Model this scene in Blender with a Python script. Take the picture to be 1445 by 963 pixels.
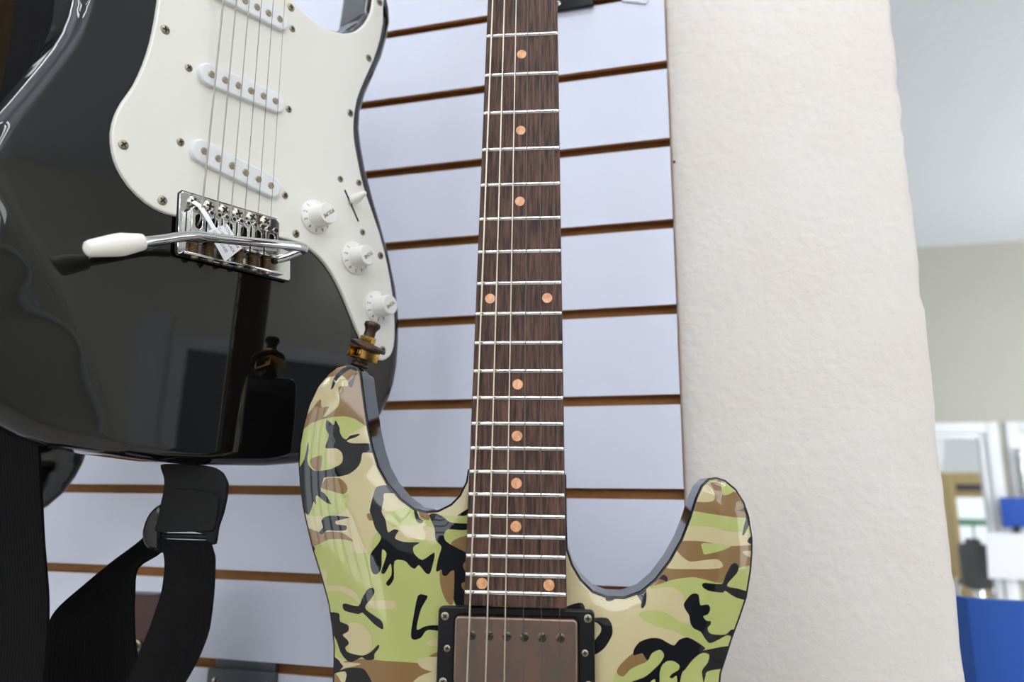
import bpy, bmesh, math, random
import numpy as np
from mathutils import Vector, Matrix, geometry
C = bpy.context.scene.collection
for o in list(bpy.data.objects): bpy.data.objects.remove(o)
random.seed(4)
Z0 = 2158.0                      # all lengths below are millimetres; the floor lies at z = -2158
def W(p): return Vector((p[0]/1000, p[1]/1000, (p[2]+Z0)/1000))

# ---------------------------------------------------------------- camera
cam = bpy.data.cameras.new('camera'); camo_ = bpy.data.objects.new('camera', cam); C.objects.link(camo_)
cam.sensor_fit = 'HORIZONTAL'; cam.sensor_width = 36; cam.lens = 36*1000/1445
cam.clip_start = .02; cam.clip_end = 60
RX, RD, RF = ((0.96861677,0.24842423,0.00818275), (-0.04274504,0.19891444,-0.97908422), (-0.24485591,0.94800762,0.20329076))
m = Matrix.Identity(4)
for i in range(3): m[i][0], m[i][1], m[i][2] = RX[i], -RD[i], -RF[i]
m.translation = W((10.804,-593.757,-457.640)); camo_.matrix_world = m
cam.dof.use_dof = True; cam.dof.focus_distance = .435; cam.dof.aperture_fstop = 5.6
bpy.context.scene.camera = camo_

# ---------------------------------------------------------------- light
sc = bpy.context.scene
sc.view_settings.view_transform = 'Standard'; sc.view_settings.look = 'None'
sc.view_settings.exposure = -0.40; sc.view_settings.gamma = 1.0
wd = bpy.data.worlds.new('daylight'); sc.world = wd; wd.use_nodes = True
wd.node_tree.nodes['Background'].inputs[0].default_value = (.86,.94,1,1); wd.node_tree.nodes['Background'].inputs[1].default_value = 1.6
def area(name, loc, target, sx, sy, power, col):
    l = bpy.data.lights.new(name, 'AREA'); l.shape = 'RECTANGLE'; l.size = sx; l.size_y = sy; l.energy = power; l.color = col
    o = bpy.data.objects.new(name, l); C.objects.link(o); o.location = W(loc)
    d = W(target)-W(loc); o.rotation_euler = d.to_track_quat('-Z','Y').to_euler(); return o
area('daylight_and_fill', (-1625,-3570,-400), (-1625,0,-400), 1.7, 1.7, 21, (.93,.96,1))
area('daylight_and_fill', (900,-3570,380), (900,0,380), 2.8, .5, 26, (.93,.96,1))  # unseen high light, added to brighten the lower left slats
area('daylight_and_fill', (2770,1850,-600), (0,1850,-600), 1.5, 1.5, 46, (.95,.97,1))
area('daylight_and_fill', (2790,-2650,-500), (0,-2000,-900), 1.0, 1.3, 20, (.95,.97,1))  # unseen fill light, added at right front for the lower slats

# ---------------------------------------------------------------- materials
def lin(c):
    f = lambda v: v/12.92 if v <= .04045 else ((v+.055)/1.055)**2.4
    return tuple(f(v/255) for v in c)+(1,)
def mat(name, col, rough=.5, metal=0, coat=0, spec=.5, noise=None, bump=None, emit=None):
    m = bpy.data.materials.new(name); m.use_nodes = True; nt = m.node_tree; b = nt.nodes['Principled BSDF']
    b.inputs['Base Color'].default_value = lin(col); b.inputs['Roughness'].default_value = rough; b.inputs['Metallic'].default_value = metal
    b.inputs['Coat Weight'].default_value = coat; b.inputs['Coat Roughness'].default_value = .03; b.inputs['Specular IOR Level'].default_value = spec
    if noise or bump:
        tc = nt.nodes.new('ShaderNodeTexCoord'); mp = nt.nodes.new('ShaderNodeMapping'); nt.links.new(tc.outputs['Object'], mp.inputs[0])
    if noise:      # (second colour, scale xyz, contrast low, contrast high)
        c2, scl, lo, hi = noise
        mp.inputs['Scale'].default_value = scl
        n = nt.nodes.new('ShaderNodeTexNoise'); n.inputs['Scale'].default_value = 1; n.inputs['Detail'].default_value = 6; n.inputs['Roughness'].default_value = .65
        nt.links.new(mp.outputs[0], n.inputs['Vector'])
        r = nt.nodes.new('ShaderNodeValToRGB'); r.color_ramp.elements[0].position = lo; r.color_ramp.elements[1].position = hi
        r.color_ramp.elements[0].color = lin(col); r.color_ramp.elements[1].color = lin(c2)
        nt.links.new(n.outputs['Fac'], r.inputs[0]); nt.links.new(r.outputs[0], b.inputs['Base Color'])
    if bump:       # (scale, strength, distance)
        n2 = nt.nodes.new('ShaderNodeTexNoise'); n2.inputs['Scale'].default_value = bump[0]; n2.inputs['Detail'].default_value = 5
        nt.links.new(tc.outputs['Object'], n2.inputs['Vector'])
        bp = nt.nodes.new('ShaderNodeBump'); bp.inputs['Strength'].default_value = bump[1]; bp.inputs['Distance'].default_value = bump[2]
        nt.links.new(n2.outputs['Fac'], bp.inputs['Height']); nt.links.new(bp.outputs[0], b.inputs['Normal'])
    if emit:
        b.inputs['Emission Color'].default_value = lin(emit[0]); b.inputs['Emission Strength'].default_value = emit[1]
    return m
def webbing_mat(name, col, nu, nv):
    m = mat(name, col, .9, spec=.15); nt = m.node_tree; b = nt.nodes['Principled BSDF']
    uv = nt.nodes.new('ShaderNodeTexCoord'); ws = []
    for ax, n in (('X', nu), ('Y', nv)):
        w = nt.nodes.new('ShaderNodeTexWave'); w.bands_direction = ax; w.inputs['Scale'].default_value = n; nt.links.new(uv.outputs['UV'], w.inputs['Vector']); ws.append(w)
    mu = nt.nodes.new('ShaderNodeMath'); mu.operation = 'MULTIPLY'
    nt.links.new(ws[0].outputs['Fac'], mu.inputs[0]); nt.links.new(ws[1].outputs['Fac'], mu.inputs[1])
    bp = nt.nodes.new('ShaderNodeBump'); bp.inputs['Strength'].default_value = .9; bp.inputs['Distance'].default_value = .0008
    nt.links.new(mu.outputs[0], bp.inputs['Height']); nt.links.new(bp.outputs[0], b.inputs['Normal'])
    return m
M = dict(
 laminate=mat('white_laminate', (213,217,232), .42), mdf=mat('brown_fibreboard', (172,120,70), .8, noise=((196,142,90), (60,60,300), .3, .7)),
 plaster=mat('cream_plaster', (218,212,206), .75, noise=((213,205,197), (6,6,6), .35, .7), bump=(120, .38, .003)),
 roomwall=mat('grey_beige_paint', (190,189,177), .8), sidewall=mat('warm_white_paint', (232,229,218), .8), ceiling=mat('white_ceiling_paint', (236,240,247), .9, bump=(30,.3,.01)),
 floor=mat('pale_floor', (196,191,182), .5, noise=((206,201,192), (3,3,3), .3, .7)), white=mat('white_gloss_paint', (238,241,244), .4),
 pearl=mat('white_pickguard_plastic', (233,231,222), .22), wplastic=mat('white_knob_plastic', (236,234,228), .35), cover=mat('white_pickup_plastic', (228,230,230), .4),
 tip=mat('cream_tip_plastic', (236,232,222), .4), black=mat('black_gloss_lacquer', (11,11,10), .02, spec=.66), blackplastic=mat('black_plastic', (14,15,17), .38, spec=.35),
 gloss_plastic=mat('black_gloss_plastic', (14,15,18), .18), blackside=mat('black_side_lacquer', (16,16,18), .08), chrome=mat('chrome', (205,205,203), .09, 1), steel=mat('worn_nickel', (176,168,150), .28, 1, noise=((130,118,98), (500,500,500), .4, .75)),
 screw=mat('aged_screw_metal', (150,142,122), .35, 1), polemetal=mat('dark_pole_metal', (92,84,78), .3, .9), darkwood=mat('dark_baffle_wood', (44,36,30), .6, noise=((58,46,38), (40,40,3), .3, .7)), darkneck=mat('dark_neck_wood', (66,46,36), .35, noise=((84,58,44), (60,60,6), .3, .7)), dullstring=mat('dull_wound_string', (150,146,138), .4, 1), bscrew=mat('bridge_screw_chrome', (190,184,172), .22, 1), slot=mat('dark_recess', (22,19,16), .7), pole=mat('dull_pole_metal', (178,168,150), .4, 1, noise=((150,134,112), (400,400,400), .4, .7)),
 spring=mat('bronze_spring_metal', (128,104,76), .4, 1), string=mat('nickel_wound_string', (196,188,170), .35, 1), plain=mat('plain_steel_string', (105,100,94), .3, 1),
 rosewood=mat('rosewood', (35,23,20), .55, spec=.3, noise=((106,74,60), (560,560,40), .38, .66)), maple=mat('maple_wood', (214,176,122), .3, noise=((196,154,100), (60,60,6), .3, .7)),
 fret=mat('fret_wire', (214,214,212), .2, 1), dot=mat('copper_pearl_inlay', (232,178,132), .3, noise=((205,140,98), (420,420,200), .4, .62)),
 agedcover=mat('aged_bronze_cover', (128,116,106), .36, .85, noise=((152,120,104), (60,60,40), .35, .7)), brass=mat('brass', (212,170,92), .22, 1, noise=((176,132,70), (300,300,300), .45, .7)),
 bronze=mat('dark_bronze', (74,60,50), .4, .8), web=webbing_mat('black_webbing', (13,13,14), 9, 80), leather=mat('black_leather', (13,13,14), .65, spec=.25, bump=(900,.25,.0006)),
 maroon=mat('maroon_lacquer', (72,38,40), .12), tag=mat('white_paper', (240,240,244), .7), ink=mat('grey_ink', (70,68,68), .7), goldink=mat('gold_ink', (104,90,66), .5),
 blue=mat('royal_blue_plastic', (38,90,180), .45), bluecard=mat('blue_card', (30,82,180), .6), wood=mat('tan_wood', (205,178,118), .5, noise=((190,160,100), (10,10,2), .3, .7)),
 dark=mat('dark_upholstery', (40,42,48), .6), blind=mat('grey_blind', (112,120,128), .6), green=mat('green_sign_paint', (90,150,120), .6), grey=mat('dark_grey_powder_coat', (74,78,84), .45), lamp=mat('fluorescent_tube', (255,255,255), .5, emit=((250,252,255), 17)),
 camo_t=mat('camouflage_tan', (184,171,131), .5, spec=.08, coat=1), camo_g=mat('camouflage_green', (164,169,102), .5, spec=.08, coat=1), camo_b=mat('camouflage_brown', (126,98,62), .5, spec=.08, coat=1), camo_k=mat('camouflage_black', (16,18,23), .5, spec=.05, coat=1))
g = bpy.data.materials.new('window_glass'); g.use_nodes = True
b = g.node_tree.nodes['Principled BSDF']; b.inputs['Base Color'].default_value = (1,1,1,1); b.inputs['Roughness'].default_value = 0; b.inputs['Transmission Weight'].default_value = 1; b.inputs['IOR'].default_value = 1.45
M['glass'] = g

# ---------------------------------------------------------------- helpers (millimetres in, metres out)
def link(name, me, parent=None, label=None, cat=None, group=None, kind=None):
    o = bpy.data.objects.new(name, me); C.objects.link(o)
    if parent: o.parent = parent
    for k, v in (('label',label),('category',cat),('group',group),('kind',kind)):
        if v: o[k] = v
    return o
def thing(name, label, cat, mw=None, group=None):
    o = link(name, None, None, label, cat, group); o.empty_display_size = .05
    if mw is not None: o.matrix_world = mw
    return o
def mesh(name, verts, faces, mats, idx=None, smooth=35):
    me = bpy.data.meshes.new(name); me.from_pydata([(v[0]/1000,v[1]/1000,v[2]/1000) for v in verts], [], faces)
    for m_ in (mats if isinstance(mats,(list,tuple)) else [mats]): me.materials.append(m_)
    if idx is not None: me.polygons.foreach_set('material_index', idx)
    bm = bmesh.new(); bm.from_mesh(me); bmesh.ops.recalc_face_normals(bm, faces=bm.faces); bm.to_mesh(me); bm.free()
    if smooth: 
        me.polygons.foreach_set('use_smooth', [True]*len(me.polygons)); me.set_sharp_from_angle(angle=math.radians(smooth))
    me.update(); return me
class MB:      # gathers shapes of ONE part into one mesh
    def __init__(s): s.v=[]; s.f=[]; s.m=[]
    def add(s, v, f, mi=0): n=len(s.v); s.v+=[tuple(p) for p in v]; s.f+=[tuple(i+n for i in q) for q in f]; s.m+=[mi]*len(f); return s
    def xf(s, mt): s.v=[tuple(mt@Vector(p)) for p in s.v]; return s
    def out(s, name, mats, parent=None, smooth=35, **k): return link(name, mesh(name, s.v, s.f, mats, s.m, smooth), parent, **k)
    def me(s, name, mats, smooth=35): return mesh(name, s.v, s.f, mats, s.m, smooth)
    def box(s, a, b, bev=0, mi=0):
        bm = bmesh.new(); bmesh.ops.create_cube(bm, size=1)
        for v in bm.verts: v.co = Vector([(a[i]+b[i])/2+v.co[i]*(b[i]-a[i]) for i in range(3)])
        if bev: bmesh.ops.bevel(bm, geom=list(bm.edges), offset=bev, segments=2, profile=.5, affect='EDGES')
        bm.verts.index_update(); s.add([v.co for v in bm.verts], [[v.index for v in f.verts] for f in bm.faces], mi); bm.free(); return s
    def lathe(s, prof, base=(0,0,0), axis=(0,-1,0), n=20, mi=0):      # prof: (radius, height along axis)
        q = Vector((0,0,1)).rotation_difference(Vector(axis).normalized()); V=[]; F=[]
        for r,h in prof:
            for k in range(n):
                a=2*math.pi*k/n; V.append(q@Vector((r*math.cos(a), r*math.sin(a), h))+Vector(base))
        for j in range(len(prof)-1):
            for k in range(n): F.append((j*n+k, j*n+(k+1)%n, (j+1)*n+(k+1)%n, (j+1)*n+k))
        F.append(tuple(range(n))); F.append(tuple((len(prof)-1)*n+k for k in range(n))); return s.add(V,F,mi)
    def tube(s, pts, r, n=10, mi=0):
        pts=[Vector(p) for p in pts]; rs = r if isinstance(r,(list,tuple)) else [r]*len(pts); V=[]; F=[]; up=None
        for i,p in enumerate(pts):
            t=(pts[min(i+1,len(pts)-1)]-pts[max(i-1,0)]).normalized()
            if up is None: up = t.orthogonal().normalized()
            up=(up-t*up.dot(t)).normalized(); bn=t.cross(up)
            for k in range(n): a=2*math.pi*k/n; V.append(p+(up*math.cos(a)+bn*math.sin(a))*rs[i])
        for j in range(len(pts)-1):
            for k in range(n): F.append((j*n+k, j*n+(k+1)%n, (j+1)*n+(k+1)%n, (j+1)*n+k))
        F.append(tuple(range(n))); F.append(tuple((len(pts)-1)*n+k for k in range(n))); return s.add(V,F,mi)
    def slab(s, out, y0, y1, bev=0, holes=(), mi=0, mi_side=None):   # out: (x,z) outline; front face at y0, back at y1 (y grows away from the viewer)
        mis = mi if mi_side is None else mi_side
        loops=[ccw(out)]+[ccw(h)[::-1] for h in holes]; sgn = 1 if y1>y0 else -1
        for lp in loops:
            ins = offs(lp, bev) if bev else lp; n=len(lp); V=[]; F=[]
            lay=[(ins,y0)]+([(offs(lp,bev*.3),y0+sgn*bev*.3),(lp,y0+sgn*bev)] if bev else [])+[(lp,y1)]
            for L,y in lay: V+=[(p[0],y,p[1]) for p in L]
            for j in range(len(lay)-1):
                for k in range(n): F.append((j*n+k,(j+1)*n+k,(j+1)*n+(k+1)%n,j*n+(k+1)%n))
            s.add(V,F,mis)
        for y,o in ((y0,bev),(y1,0)):
            L=[[Vector((p[0],p[1],0)) for p in (offs(lp,o) if o else lp)] for lp in loops]
            tr=geometry.tessellate_polygon(L); flat=[p for lp in L for p in lp]
            s.add([(p.x,y,p.y) for p in flat],[tuple(t) for t in tr],mi)
        return s
def ccw(p):
    a=sum(p[i][0]*p[(i+1)%len(p)][1]-p[(i+1)%len(p)][0]*p[i][1] for i in range(len(p)))
    return list(p) if a>0 else list(p)[::-1]
def offs(p, d):     # inwards for a counter-clockwise loop
    n=len(p); o=[]
    for i in range(n):
        a=Vector(p[i-1][:2]); b_=Vector(p[i][:2]); c=Vector(p[(i+1)%n][:2])
        e=(b_-a).normalized(); f=(c-b_).normalized(); nn=Vector((-e.y-f.y, e.x+f.x))
        if nn.length<1e-6: nn=Vector((-e.y,e.x))
        nn.normalize(); k=max(.5, nn.dot(Vector((-e.y,e.x)))); o.append(tuple(b_+nn*d/k))
    return o
def smooth_loop(p, k=4, t=.5):
    n=len(p); o=[]
    for i in range(n):
        a,b_,c,d=[np.array(p[(i+j)%n],float) for j in (-1,0,1,2)]
        for q in range(k):
            u=q/k; m0=(c-a)*t; m1=(d-b_)*t
            o.append(tuple((2*u**3-3*u*u+1)*b_+(u**3-2*u*u+u)*m0+(-2*u**3+3*u*u)*c+(u**3-u*u)*m1))
    return o
def smooth_path(p, k=5):
    p=[np.array(x,float) for x in p]; q=[2*p[0]-p[1]]+p+[2*p[-1]-p[-2]]; o=[]
    for i in range(1,len(q)-2):
        a,b_,c,d=q[i-1:i+3]
        for j in range(k): 
            u=j/k; o.append(.5*(2*b_+(c-a)*u+(2*a-5*b_+4*c-d)*u*u+(3*b_-a-3*c+d)*u**3))
    return o+[p[-1]]
def resample(p, step):
    p=[np.array(x) for x in p]; o=[]
    for i in range(len(p)):
        a,b_=p[i],p[(i+1)%len(p)]; L=np.linalg.norm(b_-a); n=max(1,int(round(L/step)))
        for k in range(n): o.append(tuple(a+(b_-a)*k/n))
    return o
def stadium(cx, cz, length, width, ang=0, n=10):
    r=width/2; h=length/2-r; o=[]
    for s_,a0 in ((1,-90),(-1,90)):
        for k in range(n+1): a=math.radians(a0+180*k/n); o.append((s_*h+r*math.cos(a), r*math.sin(a)))
    ca,sa=math.cos(ang),math.sin(ang); return [(cx+x*ca-z*sa, cz+x*sa+z*ca) for x,z in o]
def rrect(x0,z0,x1,z1,r,n=4):
    o=[]
    for cx,cz,a0 in ((x1-r,z0+r,-90),(x1-r,z1-r,0),(x0+r,z1-r,90),(x0+r,z0+r,180)):
        for k in range(n+1): a=math.radians(a0+90*k/n); o.append((cx+r*math.cos(a),cz+r*math.sin(a)))
    return o
def circle(cx,cz,r,n=16): return [(cx+r*math.cos(2*math.pi*k/n), cz+r*math.sin(2*math.pi*k/n)) for k in range(n)]
def text(name, body, size, m_, parent, mt, depth=.08, align='CENTER', sx=1, **k):   # flat raised lettering; mt places it (millimetres)
    cu=bpy.data.curves.new(name,'FONT'); cu.body=body; cu.size=size/1000; cu.extrude=depth/1000; cu.align_x=align; cu.align_y='CENTER'; cu.resolution_u=3
    t=bpy.data.objects.new('tmp',cu); C.objects.link(t); dg=bpy.context.evaluated_depsgraph_get(); dg.update()
    me=bpy.data.meshes.new_from_object(t.evaluated_get(dg)); bpy.data.objects.remove(t); me.name=name
    mm=mt@Matrix.Diagonal((sx,1,1,1)); mm.translation=mm.translation/1000; me.transform(mm); me.materials.clear(); me.materials.append(m_)
    return link(name, me, parent, **k)
def face_frame(x, z, h, ang):  # text frame on a guitar face: reading direction at ang (degrees) in the x/z plane, facing -y
    a=math.radians(ang); X=Vector((math.cos(a),0,math.sin(a))); N=Vector((0,-1,0)); Y=N.cross(X)
    mt=Matrix((X,Y,N)).transposed().to_4x4(); mt.translation=Vector((x,-h,z)); return mt
def seg_dist(P, loop):
    P=np.asarray(P,float); A=np.asarray(loop,float); B=np.roll(A,-1,0); best=np.full(len(P),1e9)
    for i in range(0,len(P),4000):
        p=P[i:i+4000,None,:]; ab=(B-A)[None]; t=np.clip(((p-A[None])*ab).sum(2)/np.maximum((ab**2).sum(2),1e-9),0,1)
        best[i:i+4000]=np.sqrt((((p-A[None])-t[...,None]*ab)**2).sum(2)).min(1)
    return best
def inside(P, loop):
    P=np.asarray(P,float); r=np.zeros(len(P),bool); A=np.asarray(loop,float); B=np.roll(A,-1,0)
    for (x0,y0),(x1,y1) in zip(A,B):
        if y0==y1: continue
        c=(y0>P[:,1])!=(y1>P[:,1]); r^=c&(P[:,0]<(x1-x0)*(P[:,1]-y0)/(y1-y0)+x0)
    return r
def guitar_body(name, outline, T, depth, rings, grid, mats, side_mi, patches=(), extra=(), band=0, parent=None, kind_mi=0, back_r=6, **kw):
    """solid body: front skin (constrained Delaunay of the outline, offset rings, a grid and the printed patches), side wall, rounded back.
    depth(points, distance to edge) gives how far the front skin lies behind the face plane."""
    lp=ccw(resample(outline,3)); N=len(lp); V=[Vector(p) for p in lp]; E=[(i,(i+1)%N) for i in range(N)]; L=np.array(lp)
    for r in rings:
        q=np.array(offs(lp,r)); d=seg_dist(q,lp); ok=(d>r*.93)&inside(q,lp); ix={}
        for i in np.nonzero(ok)[0]: ix[int(i)]=len(V); V.append(Vector(q[i]))
        E+=[(ix[i],ix[(i+1)%N]) for i in ix if (i+1)%N in ix]
    mn,mx=L.min(0),L.max(0); gx,gz=np.meshgrid(np.arange(mn[0],mx[0],grid),np.arange(mn[1],mx[1],grid)); gx=gx+(np.arange(gx.shape[0])%2)[:,None]*grid/2
    q=np.c_[gx.ravel(),gz.ravel()]; ok=inside(q,lp); q=q[ok]; d=seg_dist(q,lp); V+=[Vector(p) for p in q[d>(max(rings) if rings else 0)+grid*.4]]
    for ln in extra:
        q=np.array(ln); ok=inside(q,lp)&(seg_dist(q,lp)>.5); ix={}
        for i in np.nonzero(ok)[0]: ix[int(i)]=len(V); V.append(Vector(q[i]))
        E+=[(ix[i],ix[i+1]) for i in ix if i+1 in ix]
    pl=[]
    for k,p in patches:
        s_=smooth_loop(p,3,.42); n0=len(V); V+=[Vector(x) for x in s_]; E+=[(n0+i,n0+(i+1)%len(s_)) for i in range(len(s_))]; pl.append((k,s_))
    v,_,f,_,_,_=geometry.delaunay_2d_cdt(V,E,[],0,1e-4,False)
    P=np.array([(a.x,a.y) for a in v]); F=np.array([tuple(t) for t in f if len(t)==3]); cen=P[F].mean(1); ok=inside(cen,lp); F=F[ok]; cen=cen[ok]
    mi=np.full(len(F),kind_mi)
    for k,s_ in pl: mi[inside(cen,s_)]=k
    if band: mi[seg_dist(cen,lp)<band]=side_mi
    used=np.unique(F); re=-np.ones(len(P),int); re[used]=np.arange(len(used)); P=P[used]; F=re[F]
    ins=lambda q: np.where(inside(q,lp),1,-1)*seg_dist(q,lp)
    fn=lambda q: depth(q, np.maximum(seg_dist(q,lp)*np.where(inside(q,lp),1,0),0))
    y=fn(P); e=.25
    d0=seg_dist(P,lp); Q=P.copy(); near=d0<e*1.3
    def at(dx,dz): return depth(P+[dx,dz], np.maximum(ins(P+[dx,dz]),0))
    gxn=(at(e,0)-at(-e,0))/(2*e); gzn=(at(0,e)-at(0,-e))/(2*e)
    nr=np.c_[gxn,-np.ones(len(P)),gzn]; nr/=np.linalg.norm(nr,axis=1)[:,None]
    verts=[(p[0],yy,p[1]) for p,yy in zip(P,y)]; faces=[tuple(t) for t in F]; mis=list(mi); normals=[tuple(a) for a in nr]
    ye=depth(L, np.zeros(N)); n0=len(verts)
    Ln=np.array([((lp[(i+1)%N][1]-lp[i-1][1]), -(lp[(i+1)%N][0]-lp[i-1][0])) for i in range(N)]); Ln/=np.linalg.norm(Ln,axis=1)[:,None]
    lay=[(lp,ye,0)]+[(offs(lp,o) if o else lp,np.full(N,T-b_),w) for o,b_,w in ((0,back_r,0),(back_r*.13,back_r*.5,.5),(back_r*.5,back_r*.13,.87),(back_r,0,1))]
    for Lq,yy,w in lay:
        for i in range(N):
            verts.append((Lq[i][0],float(yy[i]),Lq[i][1])); c=math.sqrt(max(0,1-w*w)); normals.append((Ln[i][0]*c,w,Ln[i][1]*c))
    for j in range(len(lay)-1):
        for k in range(N): faces.append((n0+j*N+k,n0+(j+1)*N+k,n0+(j+1)*N+(k+1)%N,n0+j*N+(k+1)%N)); mis.append(side_mi)
    bl=lay[-1][0]; n1=len(verts)
    for p in bl: verts.append((p[0],T,p[1])); normals.append((0,1,0))
    for t in geometry.tessellate_polygon([[Vector((p[0],p[1],0)) for p in bl]]): faces.append(tuple(n1+i for i in t)); mis.append(side_mi)
    # consistent winding: every face follows the normals given above
    vv=np.array(verts); nn=np.array(normals); ff=[]
    for t in faces:
        a=np.cross(vv[t[1]]-vv[t[0]],vv[t[2]]-vv[t[0]]); ff.append(t if a@nn[list(t)].sum(0)>=0 else t[::-1])
    me=bpy.data.meshes.new(name); me.from_pydata([tuple(p) for p in vv/1000],[],ff)
    for m_ in mats: me.materials.append(m_)
    me.polygons.foreach_set('material_index',mis); me.polygons.foreach_set('use_smooth',[True]*len(ff)); me.update()
    me.normals_split_custom_set_from_vertices([tuple(a) for a in normals])
    return link(name,me,parent,**kw)
def screw_mesh(name, r, h, slots='x', m_=None):
    b_=MB(); b_.lathe([(r*.8,-.6),(r,0),(r,h*.35),(r*.75,h*.8),(r*.4,h)],(0,0,0),n=14)
    w=r*.16
    for k in ((0,90) if slots=='x' else (0,)):
        c,s_=math.cos(math.radians(k)),math.sin(math.radians(k)); L=r*.62 if slots=='x' else r*.95
        b_.add([(c*x-s_*z, yy, s_*x+c*z) for x,yy,z in ((-L,-h-.04,-w),(L,-h-.04,-w),(L,-h-.04,w),(-L,-h-.04,w),(-L,-h*.3,-w),(L,-h*.3,-w),(L,-h*.3,w),(-L,-h*.3,w))],[(0,1,2,3),(0,4,5,1),(1,5,6,2),(2,6,7,3),(3,7,4,0)],1)
    return b_.me(name,[m_ or M['screw'],M['slot']])
def put(name, me, parent, x, z, y, rot=0, **k):
    o=link(name,me,parent,**k); o.location=(x/1000,y/1000,z/1000); o.rotation_euler=(0,math.radians(rot),0); return o
def ribbon(name, rows, th, m_, parent, cols=8, sag=0, k=4, **kw):
    Lp=smooth_path([r[0] for r in rows],k); Rp=smooth_path([r[1] for r in rows],k); n=len(Lp); V=[]; uv=[]; L=0
    for i in range(n):
        if i: L+=np.linalg.norm((Lp[i]+Rp[i])/2-(Lp[i-1]+Rp[i-1])/2)
        for j in range(cols+1):
            t=j/cols; V.append(Lp[i]*(1-t)+Rp[i]*t+np.array([0,sag*4*t*(1-t),0])); uv.append((t,L/100))
    V=np.array(V); G=V.reshape(n,cols+1,3); du=np.gradient(G,axis=1); dv=np.gradient(G,axis=0); nm=np.cross(du,dv); nm/=np.linalg.norm(nm,axis=2)[...,None]
    B_=(G+nm*th).reshape(-1,3); A_=V; c1=cols+1; F=[]; nA=len(A_)
    for i in range(n-1):
        for j in range(cols):
            a=i*c1+j; F.append((a,a+1,a+c1+1,a+c1)); F.append((nA+a,nA+a+c1,nA+a+c1+1,nA+a+1))
        for j in (0,cols): a=i*c1+j; F.append((a,a+c1,nA+a+c1,nA+a))
    for i in (0,n-1):
        for j in range(cols): a=i*c1+j; F.append((a,a+1,nA+a+1,nA+a))
    wv=[tuple(W(p)*1000) for p in np.r_[A_,B_]]; me=mesh(name,wv,F,m_,None,50); ul=me.uv_layers.new(name='UVMap'); uu=uv+uv
    for lpp in me.loops: ul.data[lpp.index].uv=uu[lpp.vertex_index]
    return link(name,me,parent,**kw)
def wbox(name, a, b_, m_, parent=None, bev=0, **k): return MB().box(tuple(W(a)*1000),tuple(W(b_)*1000),bev).out(name,m_,parent,**k)
def struct(name, a, b_, m_, **k): return wbox(name,a,b_,m_,kind='structure',**k)

# ================================================================ the setting
CEIL=743; FAR=3200
struct('floor',(-2600,-3600,-2200),(2900,6500,-2158),M['floor'])
struct('ceiling',(-2600,-3600,CEIL),(2900,FAR+100,CEIL+60),M['ceiling'])
core=struct('wall_back',(-2500,13,-2158),(0,28,CEIL),M['mdf'])
PITCH=76.2; GAP=8.5
prof=[(0,0),(0,-(PITCH-GAP)),(4.5,-(PITCH-GAP)),(4.5,-(PITCH-GAP)+11),(13,-(PITCH-GAP)+11),(13,-11),(4.5,-11),(4.5,0)]   # (y, z): T-shaped slat, lips in front of the grooves
V=[(x,y,z) for x in (-2500,0) for y,z in prof]; F=[tuple(range(8)),tuple(range(8,16))]+[(k,(k+1)%8,8+(k+1)%8,8+k) for k in range(8)]
slat=mesh('slat',V,F,[M['laminate'],M['mdf']],[1,1]+[0]+[1]*7,None)
for i in range(-9,28):
    o=link('slat',slat,core); o.location=(0,0,(-PITCH*i-GAP+Z0)/1000)
bx=MB(); random.seed(2)                                   # torn flake of laminate hanging at the lip of a slat
bx.slab([(0,0),(9,3),(20,6),(24,4),(25,-4),(22,-7),(14,-4),(6,-2)],-1.6,-.4,.3)
fl=bx.out('laminate_flake',M['laminate'],core,label='torn white flake of laminate at a groove'); fl.location=W((-39,0,-9))
# plaster end of the partition
random.seed(7)
plan=[(.4,30),(.4,3),(3,.5),(10,-2.2),(20,-3.6),(34,-4.4),(60,-4.6),(100,-4.6),(140,-4.6),(170,-4.6),(180,-4.4),(184.2,-3),(185.6,0),(186,6),(186,60),(186,150),(1,150)]
nz=240; V=[];F=[];n=len(plan)
for j in range(nz+1):
    z=-2158+(CEIL+2158)*j/nz; jit=random.gauss(0,.55); chip=random.random()
    for k,(x,y) in enumerate(plan):
        if k in (10,11,12,13): x+=jit; y+=(1.2 if chip>.93 else 0)
        V.append((x,y,z+Z0))
for j in range(nz):
    for k in range(n): F.append((j*n+k,j*n+(k+1)%n,(j+1)*n+(k+1)%n,(j+1)*n+k))
F+= [tuple(range(n)),tuple(nz*n+k for k in range(n))]
link('wall_end',mesh('wall_end',V,F,M['plaster'],None,50),kind='structure')
MB().lathe([(1.3,0),(1.3,.8),(.1,1)],tuple(W((3.2,.4,-176))*1000),(0,-1,0),8).out('nail',M['slot'],bpy.data.objects['wall_end'])
struct('wall_rear',(-2500,28,-2158),(1,150,CEIL),M['plaster'])
struct('wall_left',(-2600,-3600,-2158),(-2500,FAR,CEIL),M['sidewall'])
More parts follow.
